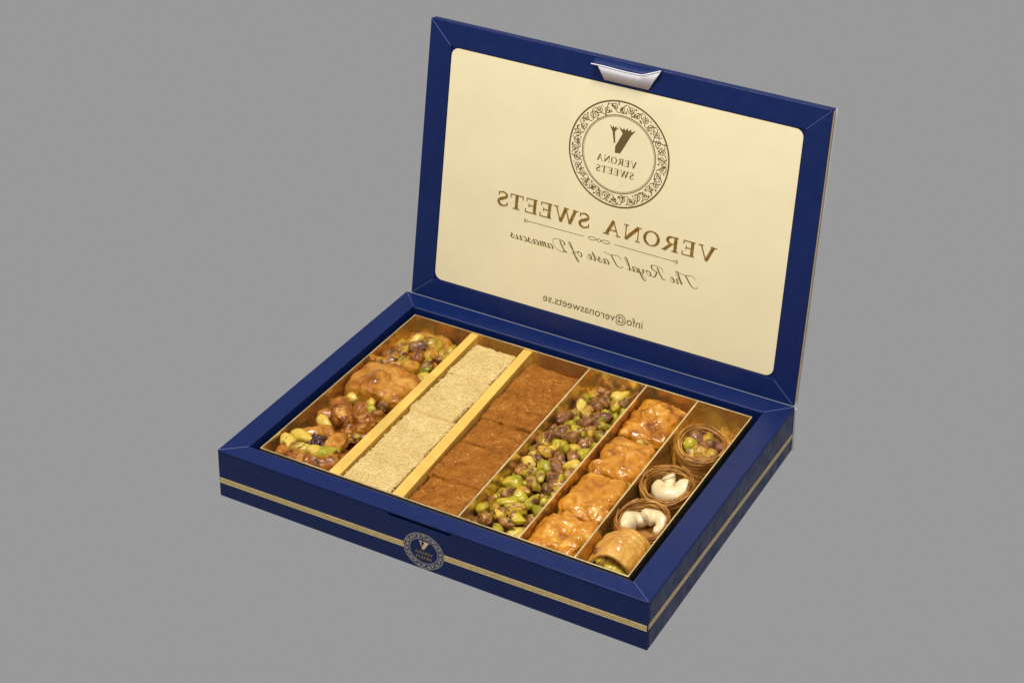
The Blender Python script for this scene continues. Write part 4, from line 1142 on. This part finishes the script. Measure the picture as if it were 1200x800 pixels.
G6 = 'shredded pastry nests along the right rim'
def nest(y, label, seed, fill, R_=0.0180, tilt=(0, 0)):
    x = (xl(0.2598, 0.2563, y) + TX1 - tw) / 2
    t_ = empty('pastry_nest', (x, y, FZ), 0)
    tag(t_, label, 'pastry nest', G6)
    nm = nest_mesh(seed, R_)
    s = link_mesh('nest_strands', nm, MAT['nest'], t_, (0, 0, 0), (tilt[0], tilt[1], 0)); tag(s, kind='stuff')
    link_mesh('nest_cup', CUP, None, t_, (0, 0, 0), (tilt[0], tilt[1], 0))
    fill(t_)
def two_cashews(t_):
    link_mesh('cashew', CSH[0], None, t_, (-0.0022, -0.0030, 0.0210), (0.12, 0.08, 2.7)).scale = (1.10, 1.12, 1.10)
    link_mesh('cashew', CSH[1], None, t_, (0.0058, 0.0000, 0.0222), (0.12, -0.1, 0.95)).scale = (0.98, 0.98, 1.05)
    link_mesh('cashew', CSH[2], None, t_, (-0.001, 0.0065, 0.0200), (0.2, 0.2, 1.5)).scale = (0.9,) * 3
def curled_cashew(t_):
    link_mesh('cashew', CSH[1], None, t_, (0.0005, 0.0014, 0.0210), (0.12, 0.05, -1.35)).scale = (1.24, 1.22, 1.2)
    link_mesh('cashew', CSH[2], None, t_, (-0.0060, 0.0025, 0.0245), (0.5, 0.9, 0.6)).scale = (0.8, 0.8, 0.95)
def pistachio_fill(t_):
    for lx, ly, lz, r3, mk in ((-0.0075, -0.0045, 0.0205, (0.3, 0.5, 2.2), 'pist_green'), (-0.0035, 0.0040, 0.0205, (0.2, 0.2, 0.6), 'pist_dark'), (0.0020, 0.0055, 0.0210, (0.1, -0.3, 1.9), 'pist_dark'),
                               (0.0085, 0.0015, 0.0205, (0.2, 0.1, 0.2), 'pist_green'), (0.0020, -0.0030, 0.0195, (0, 0, 1.2), 'pist_dark'), (0.0045, -0.0085, 0.0195, (0.2, 0.1, 0.1), 'pist_dark'),
                               (-0.0010, -0.0080, 0.0175, (0, 0.2, 0.7), 'pist_pale'), (-0.0085, 0.0035, 0.0170, (0, 0, 1), 'pist'), (0.0080, 0.0070, 0.0175, (0, 0, 2.1), 'pist_green'), (0.0085, -0.0040, 0.0175, (0, 0, 2.1), 'pist')):
        nut(t_, (lx, ly, lz + 0.0034), r3, mk, 1.22)
nest(0.0800, 'toasted strand nest holding three pale cashews beside the phyllo roll', 81, two_cashews, 0.0180, (0.16, 0.05))
nest(0.1225, 'toasted strand nest holding curled cashews, middle one of the three nests', 82, curled_cashew, 0.0180, (0.17, -0.03))
nest(0.1740, 'toasted strand nest filled with pistachios at the hinge end', 83, pistachio_fill, 0.0180, (0.14, 0.06))

# rolled phyllo with pistachios showing at its open front end
y0r, y1r = 0.0325, 0.0610
xr = (xl(0.2598, 0.2563, 0.04) + TX1 - tw) / 2
roll = empty('phyllo_roll', (xr, y0r, FZ)); tag(roll, 'folded toasted phyllo roll with green pistachios in its open end', 'pastry', None)
def arch(u, v, ru, off):
    """u 0..1 across the arch, v 0..1 from open front to tucked back"""
    a = PI * (1 - u)
    ln_ = y1r - y0r
    r = (0.0176 + 0.0012 * np.sin(PI * v)) - off
    hgt = (0.0305 + 0.0020 * np.sin(PI * np.clip(v * 1.15, 0, 1)) - 0.006 * v ** 3) - off
    x = r * np.cos(a); z = 0.0015 + hgt * np.abs(np.sin(a)) ** 0.85
    yy = v * ln_ - 0.0030 * np.sin(a) * (1 - v) + 0.004 * (u - 0.5) * (1 - v) + 0.0035 * np.sin(a) * v
    return np.stack([x, yy, z], -1)
nu_, nv_ = 90, 60
U, V_ = np.meshgrid(np.linspace(0, 1, nu_), np.linspace(0, 1, nv_))
Po = arch(U, V_, 0, 0.0).reshape(-1, 3); Pi_ = arch(U, V_, 0, 0.0028).reshape(-1, 3)
ctr = np.array([0, (y1r - y0r) / 2, 0.002])
nr = Po - ctr; nr[:, 1] = 0; nr /= np.linalg.norm(nr, axis=1, keepdims=True)
fl = (V_ * 1.0 + 0.22 * (U - 0.4) + 0.02 * np.sin(U * 9)).ravel()
stepw = (fl * 6.5) % 1.0
dispo = 0.0017 * stepw ** 0.6 * np.clip(V_.ravel() * 3 - 0.4, 0, 1) + 0.0009 * vnoise(Po * np.array([1, 2.0, 1]), 130, 5) + 0.0004 * fbm(Po, 300, 8)
Po = Po + nr * dispo[:, None]
Po[:, 0] = np.clip(Po[:, 0], -0.0182, 0.0182); Po[:, 2] = np.maximum(Po[:, 2], 0.0003)
idx = np.arange(nu_ * nv_).reshape(nv_, nu_); o2 = nu_ * nv_
qd = lambda I: np.stack([I[:-1, :-1], I[:-1, 1:], I[1:, 1:], I[1:, :-1]], -1).reshape(-1, 4)
F = [qd(idx), qd(idx + o2)[:, ::-1]]
F.append(np.stack([idx[0, :-1], idx[0, :-1] + o2, idx[0, 1:] + o2, idx[0, 1:]], 1))
F.append(np.stack([idx[-1, 1:], idx[-1, 1:] + o2, idx[-1, :-1] + o2, idx[-1, :-1]], 1))
F.append(np.stack([idx[:-1, 0], idx[1:, 0], idx[1:, 0] + o2, idx[:-1, 0] + o2], 1))
F.append(np.stack([idx[1:, -1], idx[:-1, -1], idx[:-1, -1] + o2, idx[1:, -1] + o2], 1))
link_mesh('phyllo_wrap', np_mesh('phyllo_wrap', np.vstack([Po, Pi_]), np.vstack(F)), MAT['roll'], roll)
for lx, ly, lz, r3, mk, sc_ in ((-0.0105, 0.0020, 0.0085, (0, 0.3, 0.3), 'pist_dark', 1), (-0.0040, 0.0010, 0.0120, (0, 0.2, 0.1), 'pist', 1), (0.0030, 0.0005, 0.0100, (0, 0.1, 0.2), 'pist_green', 1.1), (0.0095, 0.0010, 0.0075, (0, 0.5, 0.1), 'pist_green', 1),
                                (-0.0030, 0.0020, 0.0050, (0, 0, 0), 'pist_green', 1), (0.0020, 0.0050, 0.0160, (0, 0, 0.5), 'pist_dark', 1), (-0.0070, 0.0050, 0.0150, (0, 0, 0.5), 'pist_dark', 1), (0.0080, 0.0055, 0.0135, (0, 0, 0.5), 'pist', 1)):
    nut(roll, (lx, ly - 0.001, lz * 1.25 + 0.006), r3, mk, sc_ * 1.05)
